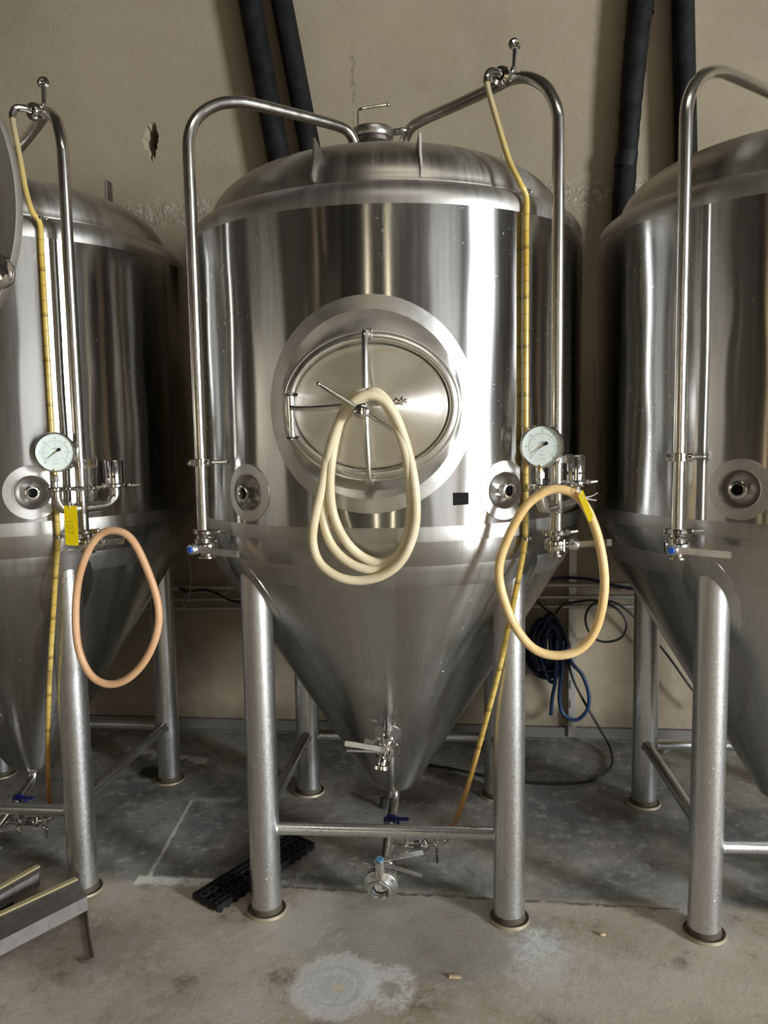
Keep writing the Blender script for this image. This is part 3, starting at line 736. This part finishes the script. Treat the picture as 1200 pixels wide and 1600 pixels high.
    pts = [(-.030, .0003), (-.002, .0011), (.004, .0015), (.013, .0050), (.017, .0046), (.0185, 0), (.017, -.0046), (.013, -.0050), (.004, -.0015), (-.002, -.0011), (-.030, -.0003)]
    vv = [ndl(*q) for q in pts]; vv += [q+gd*.0008 for q in vv]; k = len(pts)
    mb.add(vv, [tuple(range(k)), tuple(range(2*k-1, k-1, -1))] + [(i, (i+1) % k, k+(i+1) % k, k+i) for i in range(k)]); mb.build('needle', 'needle', ga, flat=True)
    MB().disc(gp(0, 0, .004), gd, .0026, .003).build('needle_hub', 'brass', ga)
    MB().cyl(z(A, 1.334), z(A, 1.352), .008, n=16).disc(z(A, 1.359), (0, 0, 1), .0125, .018, .1, 6).build('gauge_stem', 'cast', ga)
    MB().cyl(z(A, 1.366), z(A, 1.388), .0068, n=14).disc(z(A, 1.370), (0, 0, 1), .009, .006, .1, 6).build('gauge_thread', 'brass', ga)
    bfly((RX, RY+.018, 1.160), (0, 0, 1), (.93, -.18, 0), .027, .105, (.88, -.46, .12), root, blue=False)
    # --- sight tube clips on the shell
    for az_, zz in ((40.3, 2.118), (40.2, 1.178)):
        a = math.radians(az_); n_ = Vector((math.sin(a), -math.cos(a), 0)); t_ = Vector((math.cos(a), math.sin(a), 0))
        mb = MB().lathe([(.009, -.004), (.011, -.004), (.011, .004), (.009, .004)], n_*(RS+.013)+Vector((0, 0, zz)), (0, 0, 1), 18)
        mb.bar(n_*(RS-.006)+t_*.012+Vector((0, 0, zz)), n_*(RS+.012)+t_*.012+Vector((0, 0, zz)), .010, .004); mb.ball(n_*(RS+.013)+t_*.018+Vector((0, 0, zz)), .0055, 8)
        mb.build('tube_clip', 'chrome', root)
    # --- sample valve on the cone
    sr = .2455; sz_ = .5136; n_ = Vector((0, -.86, -.51)).normalized(); c0 = Vector((0, -sr, sz_))
    sc = MB().disc(c0+n_*.001, n_, .046, .006, .4, 40).build('sample_port', 'plate', root)
    mb = MB().cyl(c0, c0+Vector((0, -.055, -.012)), .0165); tri_clamp(mb, c0+Vector((0, -.052, -.012)), (0, -1, -.15), .023, (-.9, 0, .5), .013)
    q = c0+Vector((.0, -.080, -.022))
    mb.lathe([(.016, -.022), (.028, -.018), (.032, -.008), (.032, .008), (.028, .018), (.016, .022)], q, (0, -1, -.15), 28); bolt_ring(mb, q, (0, -1, -.15), .029, 4, .5, .0055, .042)
    mb.tube(smooth([q+Vector((0, -.015, -.004)), q+Vector((-.004, -.038, -.016)), q+Vector((-.008, -.046, -.034))], 5), .0150, 16)
    mb.lathe([(.015, 0), (.027, .002), (.027, .012), (.017, .014), (.012, .009)], q+Vector((-.008, -.047, -.034)), (-.1, -.35, -1), 28)
    mb.cyl(q+Vector((.012, -.01, .012)), q+Vector((.035, -.014, .020)), .004, n=10); mb.ball(q+Vector((.036, -.014, .02)), .006, 8)
    mb.tube([q+Vector((-.004, -.024, .02)), q+Vector((-.004, -.026, .052))], [.004, .0032], 10); mb.ball(q+Vector((-.004, -.026, .056)), .006, 8)
    mb.build('sample_valve', 'chrome', sc)
    mb = MB().bar(q+Vector((-.002, -.030, .010)), q+Vector((-.122, -.045, .034)), .016, .0035, (0, -.9, .2), .001)
    mb.bar(q+Vector((-.002, -.032, .002)), q+Vector((-.116, -.052, .014)), .005, .006, (0, -.3, 1), .001)
    mb.disc(q+Vector((0, -.030, .006)), (0, -1, .1), .013, .012)
    mb.build('valve_handle', 'cast', sc)
    # --- bottom outlet: elbow, sloping pipe, butterfly valve facing the aisle
    op = smooth([(.0, -.0, .236), (.0, -.004, .200), (-.002, -.022, .175), (-.004, -.06, .155), (-.006, -.15, .126), (-.010, -.26, .092), (-.012, -.32, .078)], 6)
    ou = MB().tube(op, .0205, 24).build('outlet_pipe', 'pipe', root)
    mb = MB(); tri_clamp(mb, (0, -.002, .224), (0, 0, 1), .028, (1, -.3, 0), .015); mb.disc((0, -.001, .233), (0, 0, 1), .027, .006); mb.build('outlet_clamp', 'chrome', ou)
    tri_clamp(MB(), (-.011, -.298, .082), (0, -1, -.28), .030, (-.8, 0, .4), .014).build('outlet_clamp', 'chrome', ou)
    mb = MB(); tri_clamp(mb, (-.003, -.10, .142), (0, -1, -.3), .024, (.9, 0, .3), .012, False)
    mb.box((.022, -.115, .158), .072, .02, .006, None, .002)
    mb.build('pipe_tie', 'darkblue', ou)
    vc = Vector((-.016, -.352, .064)); vd = Vector((-.12, -.95, -.28)).normalized()
    mb = MB().lathe([(.026, -.036), (.035, -.034), (.035, -.028), (.026, -.024), (.030, -.016), (.050, -.012), (.054, -.008), (.054, -.001), (.050, 0), (.054, .001), (.054, .008), (.050, .012),
                     (.034, .020), (.031, .024), (.037, .028), (.0395, .031), (.0395, .037), (.037, .039), (.029, .039), (.027, .030), (.025, -.03)], vc, vd, 48)
    bolt_ring(mb, vc, vd, .045, 4, .6, .0055, .032)
    su = Vector((-.05, -.22, .97)).normalized()
    mb.cyl(vc+su*.044, vc+su*.085, .018, .014, 20)
    vv = mb.build('outlet_valve', 'cast', root)
    MB().disc(vc+vd*.004, vd+Vector((.5, 0, .5)), .025, .004, .3).cyl(vc-Vector((0, 0, .022))+vd*.004, vc+Vector((0, 0, .022))+vd*.004, .004, n=10).build('valve_disc', 'chrome', vv)
    hb = vc+su*.082
    mb = MB().disc(hb, su, .016, .016)
    mb.bar(hb+Vector((.0, 0, .004)), hb+Vector((.135, .045, .010)), .020, .0035, su, .001)
    mb.bar(hb+Vector((.01, 0, -.006)), hb+Vector((.045, -.012, -.008)), .020, .006, su, .001, w2=.012)
    mb.bar(hb+Vector((.04, -.012, -.008)), hb+Vector((.135, -.045, -.018)), .011, .007, su, .001)
    mb.build('valve_handle', 'cast', vv)
    MB().disc(hb+su*.010, su, .0130, .004, .3).build('handle_cap', 'capblue', vv)
    # side branch that feeds the sight tube
    bc = Vector((.004, -.20, .112))
    mb = MB().cyl(bc, bc+Vector((.075, -.004, -.002)), .0115)
    tri_clamp(mb, bc+Vector((.05, 0, 0)), (1, 0, 0), .019, (0, -.7, -.7), .012); mb.disc(bc+Vector((.085, 0, 0)), (1, 0, 0), .014, .024, .2, 6)
    mb.ball(bc+Vector((.112, 0, 0)), .018, 10); mb.cyl(bc+Vector((.112, 0, 0)), bc+Vector((.155, -.006, .012)), .009); mb.disc(bc+Vector((.15, -.006, .010)), (1, 0, .2), .015, .012)
    tri_clamp(mb, bc+Vector((.150, -.006, .010)), (1, 0, .2), .016, (0, -.6, -.8), .010)
    mb.tube(smooth([bc+Vector((.155, -.006, .012)), bc+Vector((.185, -.012, .026)), bc+Vector((.195, -.035, .050)), bc+Vector((.196, -.050, .072))], 5), .0085, 14)
    mb.build('tube_branch', 'chrome', root)
    return root

LAB = ['steel conical fermentation tank at far left, cut by the photo edge, peach hose on it',
       'large steel conical fermentation tank in the middle with oval manway door and cream hose',
       'steel conical fermentation tank at far right, no hose or gauge in view']
POS = [(-1.685, .053, .0), (-.2983, -.0005, .0272), (1.032, -.0023, .0305)]
tanks = []
t1 = make_tank(LAB[1])
for i in range(3):
    t = t1 if i == 1 else copy_tree(t1)
    t.location = (POS[i][0], POS[i][1], 0); t.rotation_euler = (0, 0, POS[i][2]); t['label'] = LAB[i]
    t['group'] = 'fermentation tanks in a row along the wall'
    tanks.append(t)
for ch in tanks[0].children:
    if ch.name.startswith('pressure_gauge'):
        c_ = Vector((.457, -.556, 1.437))
        ch.matrix_local = Matrix.Translation(c_) @ Matrix.Rotation(math.radians(30), 4, 'Z') @ Matrix.Translation(-c_)
def loc2w(i, p):
    x, y, a = POS[i]; return Vector((x+p[0]*math.cos(a)-p[1]*math.sin(a), y+p[0]*math.sin(a)+p[1]*math.cos(a), p[2]))

# ------------------------------------------------------------------ sight tubes
TP = [(.3175, -.431, 2.424), (.322, -.436, 2.40), (.345, -.455, 2.31), (.375, -.485, 2.20), (.402, -.506, 2.135), (.4185, -.4965, 2.10), (.4185, -.4965, 2.0), (.4185, -.4965, 1.6),
      (.4185, -.4965, 1.25), (.4165, -.495, 1.17), (.402, -.490, 1.08), (.378, -.475, .95), (.345, -.452, .78), (.300, -.405, .58), (.255, -.345, .38), (.222, -.295, .26), (.200, -.250, .184)]
for i, lab in ((1, 'yellowed clear sight tube with black graduation marks down the middle tank'), (0, 'yellowed clear sight tube running down the far left tank')):
    mb = MB().tube(smooth(TP, 8), .0082, 14)
    o = mb.build('sight_tube', 'tube'); o.location = (POS[i][0], POS[i][1], 0); o.rotation_euler = (0, 0, POS[i][2])
    tag(o, lab, 'tube', 'sight tubes on the tanks')

# ------------------------------------------------------------------ black tape square on the middle tank
a0 = math.atan2(.238, .589); mb = MB(); vs = []; fs = []
for r_ in (RS+.0006, RS+.0012):
    for k in range(2):
        for j in range(9): vs.append(cyl_pt(-.0225+.045*j/8, (-.0175 if k == 0 else .0165)-.003*(j/8)*(-1 if k else 1)*-.3, r_, a0, 1.301))
for b_ in (0, 18):
    for j in range(8): fs.append((b_+j, b_+j+1, b_+9+j+1, b_+9+j))
for j in range(8): fs += [(j, j+1, 18+j+1, 18+j), (9+j, 9+j+1, 27+j+1, 27+j)]
fs += [(0, 9, 27, 18), (8, 17, 35, 26)]
mb.add(vs, fs); o = mb.build('tape_square', 'tape'); o.location = (POS[1][0], POS[1][1], 0); o.rotation_euler = (0, 0, POS[1][2])
tag(o, 'small square of black tape stuck on the middle tank below the manway', 'tape')

# ------------------------------------------------------------------ hanging hoses
def px_path(pts): return [at(*p) for p in pts]
coil = [(566, 622, -0.705), (540, 640, -0.702), (516, 695, -0.69), (503, 760, -0.69), (491, 815, -0.685), (489, 850, -0.68), (500, 880, -0.68), (528, 901, -0.68), (563, 907, -0.68), (600, 898, -0.685), (630, 872, -0.69), (648, 825, -0.69), (649, 770, -0.69), (640, 715, -0.69), (622, 660, -0.702), (600, 626, -0.712), (574, 617, -0.718), (550, 630, -0.714), (528, 665, -0.702), (512, 720, -0.69), (506, 780, -0.672), (508, 825, -0.668), (524, 860, -0.668), (555, 884, -0.668), (592, 890, -0.668), (622, 868, -0.67), (640, 820, -0.672), (641, 760, -0.68), (632, 700, -0.695), (610, 645, -0.695), (588, 618, -0.698), (562, 615, -0.702), (540, 635, -0.69), (524, 685, -0.69), (516, 745, -0.69), (520, 800, -0.68), (540, 845, -0.672), (570, 872, -0.66), (602, 879, -0.66), (632, 855, -0.664), (647, 800, -0.672), (645, 745, -0.685), (630, 680, -0.69), (608, 632, -0.705), (586, 612, -0.708)]
o = MB().tube(smooth(px_path(coil), 6, True), .0122, 16, True).build('coiled_hose', 'cream')
tag(o, 'cream silicone hose looped three times over the manway handle', 'hose')
lp = [(870, 764), (905, 778), (930, 825), (943, 885), (943, 935), (930, 985), (905, 1015), (868, 1024), (832, 1012), (803, 975), (784, 925), (780, 885), (792, 845), (815, 800), (840, 775)]
dy = [-.590, -.592, -.594, -.596, -.596, -.594, -.592, -.590, -.590, -.590, -.590, -.590, -.590, -.590, -.590]
o = MB().tube(smooth([at(p[0], p[1], d) for p, d in zip(lp, dy)], 8, True), .0122, 16, True).build('looped_hose', 'tanhose')
tag(o, 'amber yellow hose loop hanging beside the gauge of the middle tank', 'hose')
lp = [(180, 829), (205, 842), (228, 885), (246, 940), (246, 985), (228, 1030), (200, 1060), (170, 1069), (142, 1055), (123, 1015), (118, 960), (123, 905), (138, 860), (157, 835)]
o = MB().tube(smooth([at(p[0], p[1], -.535) for p in lp], 8, True), .0112, 16, True).build('looped_hose', 'peach')
tag(o, 'peach pink hose loop hanging from the valve of the far left tank', 'hose')

# ------------------------------------------------------------------ yellow tags
def text_mesh(txt, size, mat, parent, mtx, thick=.0002):
    cu = bpy.data.curves.new('txt', 'FONT'); cu.body = txt; cu.size = size; cu.align_x = 'CENTER'; cu.align_y = 'CENTER'; cu.extrude = thick; cu.resolution_u = 3; cu.offset = -.0003
    to = bpy.data.objects.new('txt', cu); COL.objects.link(to)
    bpy.context.view_layer.update()
    dg = bpy.context.evaluated_depsgraph_get(); me = bpy.data.meshes.new_from_object(to.evaluated_get(dg))
    bpy.data.objects.remove(to); bpy.data.curves.remove(cu)
    me.materials.clear(); me.materials.append(M[mat]); me.transform(mtx)
    o = bpy.data.objects.new('tag_lettering', me); COL.objects.link(o); o.parent = parent; return o
def make_tag(corners, y, name, label, writing):
    P = [at(px, py, y) for px, py in corners]       # tl, tr, br, bl
    up = ((P[0]+P[1])-(P[2]+P[3])).normalized(); rt = ((P[1]+P[2])-(P[0]+P[3])).normalized(); nr = rt.cross(up).normalized()
    c = sum(P, Vector())/4; root = empty(name, c); wd = ((P[1]-P[0]).length+(P[2]-P[3]).length)/2; h = ((P[0]-P[3]).length+(P[1]-P[2]).length)/2
    tag(root, label, 'tag', 'yellow tags wired to the tank fittings')
    outl = []
    cr = .004; 
    for cx, cy, a0 in ((1, 1, 0), (-1, 1, 90), (-1, -1, 180), (1, -1, 270)):
        for k in range(4):
            a = math.radians(a0+30*k); outl.append((cx*(wd/2-cr)+cr*math.cos(a), cy*(h/2-cr)+cr*math.sin(a)))
    n = len(outl); vs = [rt*x+up*y_+nr*s for s in (.0008, -.0008) for x, y_ in outl]
    mb = MB(); mb.add(vs, [tuple(range(n)), tuple(range(2*n-1, n-1, -1))] + [(i, n+i, n+(i+1) % n, (i+1) % n) for i in range(n)])
    mb.build('plastic_plate', 'yellow', root)
    if writing:
        R = Matrix((up*-1, rt, nr)).transposed() ; R = Matrix(((-up).to_tuple(), rt.to_tuple(), nr.to_tuple())).transposed()
        tm = Matrix.Translation(nr*.0010 - up*.004 - rt*.004) @ R.to_4x4()
        text_mesh(writing, .030, 'ink', root, tm)
    MB().tube(smooth([up*(h/2-.006)+nr*.003, up*(h/2+.004)+nr*.004, up*(h/2+.014)-nr*.012, up*(h/2+.004)-nr*.018, up*(h/2-.006)-nr*.003], 5), .0012, 8).build('tie_wire', 'white', root)
    return root
make_tag([(99.5, 790), (120.5, 790), (122.5, 853), (103, 851)], -.545, 'hanging_tag', 'yellow plastic tag with handwritten number on the far left tank fittings', '107')
tg = make_tag([(902, 772), (911, 766), (926, 806), (922, 818)], -.612, 'hanging_tag', 'narrow folded yellow tag beside the amber hose on the middle tank', None)
tp = at(910, 777, -.612)-tg.location
MB().tube(smooth([tp, at(920, 780, -.61)-tg.location, at(932, 782, -.612)-tg.location], 4), .0016, 8).tube(smooth([tp, at(922, 776, -.60)-tg.location, at(934, 770, -.60)-tg.location], 4), .0012, 8).build('tie_tail', 'white', tg)

# ------------------------------------------------------------------ insulated pipes on the back wall
def pipe_run(top, bot, r, lab, lump=False):
    a = at(top[0], top[1], .925); b = at(bot[0], bot[1], .925); d = (a-b)
    A = a + d*((5.6-a.z)/d.z); B = b - d*.9
    if top[0] > 1000: A.x = a.x+.01
    pts = [B, b-d*.3, b]; 
    k = 14 if lump else 4
    for i in range(1, k): pts.append(b.lerp(a, i/k))
    pts += [a, A]; rr = [r]*len(pts)
    mb = MB().tube(pts, rr, 28); o = mb.build('insulated_pipe', 'insul'); tag(o, lab, 'pipe', 'black foam insulated pipes on the wall'); return o
pipe_run((390, 0), (435, 245), .051, 'black insulated pipe leaning on the wall, left one of the pair above the middle tank')
pipe_run((440, 0), (484, 230), .047, 'black insulated pipe on the wall, right one of the pair above the middle tank')
pipe_run((1067, 0), (1072, 250), .046, 'straight black insulated pipe behind the bent pipe of the far right tank')
c4 = [(1004, -60), (1001, 0), (993, 80), (986, 160), (981, 230), (975, 300), (973, 350), (972, 460)]
r4 = [.052, .052, .049, .046, .042, .046, .046, .046]
P4 = [at(x, y, .925) for x, y in c4]; top = P4[0].copy(); top.z = 5.6; top.x += .03
pp = smooth([top]+P4, 8); rr = []
for i in range(len(pp)):
    t = i/8; k = min(int(t), 7); f_ = t-k; a_ = [.052]+r4; rr.append(a_[k]*(1-f_)+a_[k+1]*f_ + (.0012*math.sin(i*1.7) if i > 20 else 0))
o = MB().tube(pp, rr, 28).build('insulated_pipe', 'insul')
tag(o, 'lumpy black insulated pipe with taped joint between the middle and far right tanks', 'pipe', 'black foam insulated pipes on the wall')
i0 = at(980, 238, .925); i1 = at(976, 262, .925)
MB().tube([i0, i0.lerp(i1, .5), i1], [.0455, .047, .0465], 28).build('joint_tape', 'rubber', o)

# ------------------------------------------------------------------ wall services
yw = .955
o = MB().box((at(894, 950, .975).x, .975, .56), .034, .036, 1.02, None, .003)
for k in range(11): o.box((at(894, 950, .975).x, .955, .12+k*.09), .014, .006, .04)
o = o.build('strut_channel', 'strut'); tag(o, 'upright slotted metal strut channel on the wall between middle and right tanks', 'strut')
for z_, lab in ((at(930, 912, .945).z, 'uppermost'), (at(930, 931, .945).z, 'middle'), (at(930, 946, .945).z, 'lowest')):
    zl = z_-.03
    o = MB().tube([(-2.6, .945, zl-.02), (0, .945, z_-.01), (2.4, .945, z_+.01)], .0085 if lab != 'uppermost' else .011, 12).build('conduit_pipe', 'strut')
    tag(o, 'thin horizontal metal conduit on the wall behind the tanks, %s of three' % lab, 'conduit', 'horizontal conduits on the back wall')
# blue hose coil hanging on the strut
random.seed(7)
cc = at(858, 1008, .88); root = empty('hose_coil', cc); tag(root, 'dark blue hose coiled and hung on the wall strut behind the amber hose', 'hose')
pts = []
for k in range(18):
    kk = .15+.85*((k*5) % 18)/17; rx, rz = .088*kk, .135*(.5+.5*kk)+random.uniform(-.02, .01); ox, oz = random.uniform(-.015, .015), random.uniform(-.03, .02)
    for j in range(12):
        a = 2*PI*j/12; pts.append(Vector((ox+rx*math.sin(a)*(1-.25*math.cos(a)), -.045+.006*k+random.uniform(-.006, .006), oz+rz*math.cos(a))))
MB().tube(smooth(pts, 3), .0085, 8).build('coil_bundle', 'navyhose', root)
def rel(ps, y): return [at(px, py, y)-cc for px, py in ps]
MB().tube(smooth(rel([(880, 1000), (878, 1045), (874, 1090), (880, 1115), (900, 1125), (917, 1110), (920, 1085), (910, 1055), (893, 1035), (885, 1010)], .84), 6), .0085, 12).tube(smooth(rel([(870, 1000), (868, 1060), (863, 1090), (861, 1117)], .83), 5), .0085, 12).tube(smooth(rel([(840, 1000), (850, 1045), (862, 1066), (872, 1050), (880, 1000)], .85), 5), .0085, 12).build('loose_loop', 'bluehose', root)
def cable(pts, y, r, mat, lab, name='cable', cat='cable'):
    o = MB().tube(smooth([at(*p) if len(p) == 3 else at(p[0], p[1], y) for p in pts], 6), r, 10).build(name, mat); tag(o, lab, cat); return o
cable([(868, 960), (880, 945), (905, 940), (925, 938), (948, 942), (968, 955), (979, 975), (972, 995), (950, 1003), (930, 998), (917, 980), (916, 958), (930, 942), (955, 940), (975, 950), (995, 968), (1040, 1020), (1082, 1078), (1110, 1110)], .90, .0055, 'cable', 'black cable with one round loop on the wall right of the blue hose coil')
cable([(832, 900), (834, 930), (850, 950), (866, 962), (880, 985)], .90, .0055, 'cable', 'short black cable sagging into the top of the blue hose coil')
cable([(820, 912), (850, 906), (890, 903), (925, 906), (960, 915), (1000, 922)], .925, .007, 'navyhose', 'dark blue line lying along the top conduit on the wall')
p0 = [at(884, 1020, .86), at(895, 1060, .86), at(912, 1095, .86), at(935, 1135, .86), at(952, 1165, .84)]
p1 = [onfloor(957, 1190, .012), onfloor(945, 1208, .006), onfloor(915, 1221, .006), onfloor(870, 1224, .006), onfloor(820, 1222, .006), onfloor(760, 1213, .006), onfloor(700, 1200, .006), onfloor(640, 1192, .006)]
o = MB().tube(smooth(p0+p1, 6), .0058, 10).build('floor_cable', 'cable'); tag(o, 'black cable dropping from the blue coil and running along the floor', 'cable')
cable([(280, 920), (295, 924), (320, 922), (340, 928), (360, 938), (385, 943)], .925, .006, 'cable', 'black cable across the wall left of the middle tank front leg')
cable([(291, 855), (296, 880), (298, 915), (294, 935), (286, 952)], .90, .0028, 'whitecable', 'thin white cable hanging from the valve left of the middle tank')
cable([(286, 945), (287, 935), (296, 927), (320, 925), (352, 928), (358, 915), (361, 905), (364, 890)], .935, .0035, 'whitecable', 'pale cable pair curving up the wall beside the middle tank')
cable([(182, 1043), (200, 1046), (225, 1044), (242, 1037), (252, 1028)], .992, .0022, 'whitecable', 'thin pale wire behind the bottom of the peach hose', 'wire', 'wire')

# ------------------------------------------------------------------ floor bits
# black plastic grate strip
ga_, gb_ = (onfloor(303, 1406)+onfloor(338, 1430))/2, (onfloor(450, 1311)+onfloor(497, 1326))/2
d = (gb_-ga_); L = d.length; ang = math.atan2(d.y, d.x)
mb = MB(); W = .115
for k in range(4): mb.box((0, -W/2+W*k/3*.98+.001, .016), L, .0065, .022, None, .001)
nslot = 15
for k in range(nslot+1):
    for r_ in range(3):
        off = .012*(r_ % 2)
        mb.box((-L/2+.004+(L-.008)*k/nslot + (off if 0 < k < nslot else 0), -W/2+W*(r_+.5)/3, .018), .009, W/3, .016, None, .001)
mb.box((0, -W/2+W*.33*.5, .026), L*.98, .012, .003)
mb.box((0, W/2-W*.33*.5, .026), L*.98, .012, .003)
for k in range(14): mb.box((-L/2+.015+k*(L-.03)/13, -W/2-.001, .010), .012, .006, .020)
o = mb.build('drain_grate', 'rubber'); o.location = ((ga_.x+gb_.x)/2, (ga_.y+gb_.y)/2, fz((ga_.y+gb_.y)/2)); o.rotation_euler = (math.atan(SLOPE)*math.cos(ang), -math.atan(SLOPE)*math.sin(ang), ang)
tag(o, 'black slotted plastic grate strip lying behind the front left leg of the middle tank', 'grate')
# bent rod
P = [onfloor(134, 1416, .006), onfloor(137, 1450, .005), onfloor(142, 1480, .005), onfloor(145, 1495, .005), onfloor(141, 1500, .005), onfloor(128, 1502, .005)]
o = MB().tube(smooth(P, 5), .0045, 10).build('bent_rod', 'foot'); tag(o, 'thin bent dark rod on the floor in front of the far left tank leg', 'rod')
p = onfloor(711, 1526, .003); o = MB().box(p, .034, .010, .006, Matrix.Rotation(.0, 3, 'Z'), .001).build('wood_chip', 'wood'); tag(o, 'small splinter of pale wood on the concrete floor in front', 'splinter')
p = onfloor(941, 1460, .004); o = MB().ball(p, .009, 6, (1.2, .8, .5)).build('pebble', 'wood'); tag(o, 'tiny pale crumb on the floor between the two right front legs', 'crumb')
p = onfloor(1037, 1177, .0); o = MB().cyl(p, p+Vector((.02, 0, .02)), .008, .010, 12).disc(p+Vector((.02, 0, .02)), (1, 0, 1), .014, .006).build('loose_bolt', 'cast'); tag(o, 'small pale bolt on the floor behind the far right tank', 'bolt')
p = onfloor(599, 1262, .0); o = MB().lathe([(.013, 0), (.014, .004), (.014, .020), (.011, .024), (.011, .04), (.0005, .041)], p, n=20).build('rubber_bung', 'gasket'); tag(o, 'small black rubber bung standing on the floor under the middle cone', 'bung')

# ------------------------------------------------------------------ foreground: open vessel lid at left edge, lifting forks
lc = at(-148, 320, -1.6); root = empty('open_vessel_lid', lc); tag(root, 'large round dished steel lid standing open, cut by the left photo edge', 'lid')
vs = []; fs = []; n = 96; rows = [(1.0, .0), (1.0, .012), (.99, .016), (.97, .014)] + [(1-.97*t/10-.03, .014-.045*math.sin(t/10*PI/2)) for t in range(1, 11)]
for k, y_ in rows:
    for j in range(n):
        a = 2*PI*j/n; vs.append((.188*k*math.cos(a), -y_*1, .242*k*math.sin(a)))
for i in range(len(rows)-1):
    for j in range(n): fs.append((i*n+j, i*n+(j+1) % n, (i+1)*n+(j+1) % n, (i+1)*n+j))
fs.append(tuple((len(rows)-1)*n+j for j in range(n))); fs.append(tuple(range(n)))
mb = MB(); mb.add(vs, fs); mb.build('lid_plate', 'dome', root)
kc = at(0, 425, -1.62)-lc
MB().lathe([(.0005, .016), (.014, .014), (.020, .006), (.021, -.002), (.018, -.012), (.0005, -.014)], kc, (.2, -1, .1), 32, 1, 1.2).cyl(kc, kc+Vector((-.08, .03, .02)), .008).build('lid_knob', 'chrome', root)
MB().tube(smooth([(-.08, .02, 0), (-.16, .03, .0), (-.30, .03, -.02), (-.34, .03, -.10), (-.34, .03, fz(-1.6)-lc.z)], 6), .016, 16).disc((-.34, .03, fz(-1.6)-lc.z+.004), (0, 0, 1), .09, .008).build('support_post', 'pipe', root)
root = empty('pallet_truck', (-1.75, -.75, fz(-.75))); tag(root, 'low worn steel lifting forks with yellow edges at the lower left corner', 'truck')
for tipx, tipy, farx, fary in ((62, 1352, -60, 1420), (122, 1372, -60, 1456)):
    a = onfloor(tipx, tipy, .075); b = onfloor(farx, fary, .075); d = (a-b).normalized(); b2 = a-d*1.1
    sd = Vector((d.y, -d.x, 0)).normalized(); o = -Vector(root.location)
    wd = .16 if tipx > 100 else .05
    top = [a+o-sd*-0, a+o+sd*wd*.75-d*.03, b2+o+sd*wd, b2+o]
    low = [q-Vector((0, 0, .045)) for q in top]
    mb = MB(); mb.add(top+low, [(0, 1, 2, 3), (7, 6, 5, 4)]+[(i, 4+i, 4+(i+1) % 4, (i+1) % 4) for i in range(4)])
    fk = mb.build('fork', 'forkgrey', root)
    MB().bar(a+o-d*.004+Vector((0, 0, .001)), b2+o+Vector((0, 0, .001)), .022, .006, (0, 0, 1), .002).build('yellow_edge', 'forkyellow', fk)
    for t in (.12, .9): 
        q = a+o-d*(t*1.0+.02)+sd*wd*.4; MB().disc((q.x, q.y, q.z-.052), d.cross(Vector((0, 0, 1))), .021, .03).build('fork_roller', 'rubber', fk)

# ------------------------------------------------------------------ the rest of the brewery, seen only in the steel
def frame_rect(name, c, w_, h_, axis, n):
    mb = MB(); t = .08
    for s in (-1, 1):
        if axis == 'x': mb.box((c[0], c[1]+s*(w_/2+t/2), c[2]), .1, t, h_+2*t); mb.box((c[0], c[1], c[2]+s*(h_/2+t/2)), .1, w_, t)
        else: mb.box((c[0]+s*(w_/2+t/2), c[1], c[2]), t, .1, h_+2*t); mb.box((c[0], c[1], c[2]+s*(h_/2+t/2)), w_, .1, t)
    o = mb.build(name, 'strut', flat=True); o['kind'] = 'structure'
frame_rect('window_1', (XR-.05, -6.35, 2.15), 1.8, 2.3, 'x', 1)
frame_rect('window_2', (6.6, YF+.05, 1.8), 3.2, 3.0, 'y', 2)
frame_rect('door_1', (XL+.05, -3.85, 1.6), .5, 3.0, 'x', 1)
def emis(name, col, s):
    m, nt, b = nmat(name); b.inputs['Base Color'].default_value = (0, 0, 0, 1); b.inputs['Emission Color'].default_value = (*col, 1); b.inputs['Emission Strength'].default_value = s; return m
M['lamp'] = emis('warm_lamp_tube', (1, .88, .62), 9)
M['lampdim'] = emis('dim_lamp_tube', (1, .74, .42), 2.5)
for k, (x_, w_, mt) in enumerate(((.85, .13, 'lamp'), (-.72, .13, 'lamp'), (-4.6, .10, 'lampdim'), (-5.6, .12, 'lampdim'))):
    root = empty('column_lamp', (x_, YF+.12, fz(YF))); tag(root, 'tall upright lamp tube behind the camera, %s along the rear wall' % ('first', 'second', 'third', 'fourth')[k], 'lamp', 'upright lamps on the rear wall')
    MB().box((0, .0, 2.1), w_, .05, 3.2).build('lamp_tube', mt, root); MB().box((0, -.06, 2.1), w_+.08, .06, 3.4).build('lamp_housing', 'strut', root); MB().box((0, -.06, .22), .1, .06, .46).build('lamp_foot', 'strut', root)
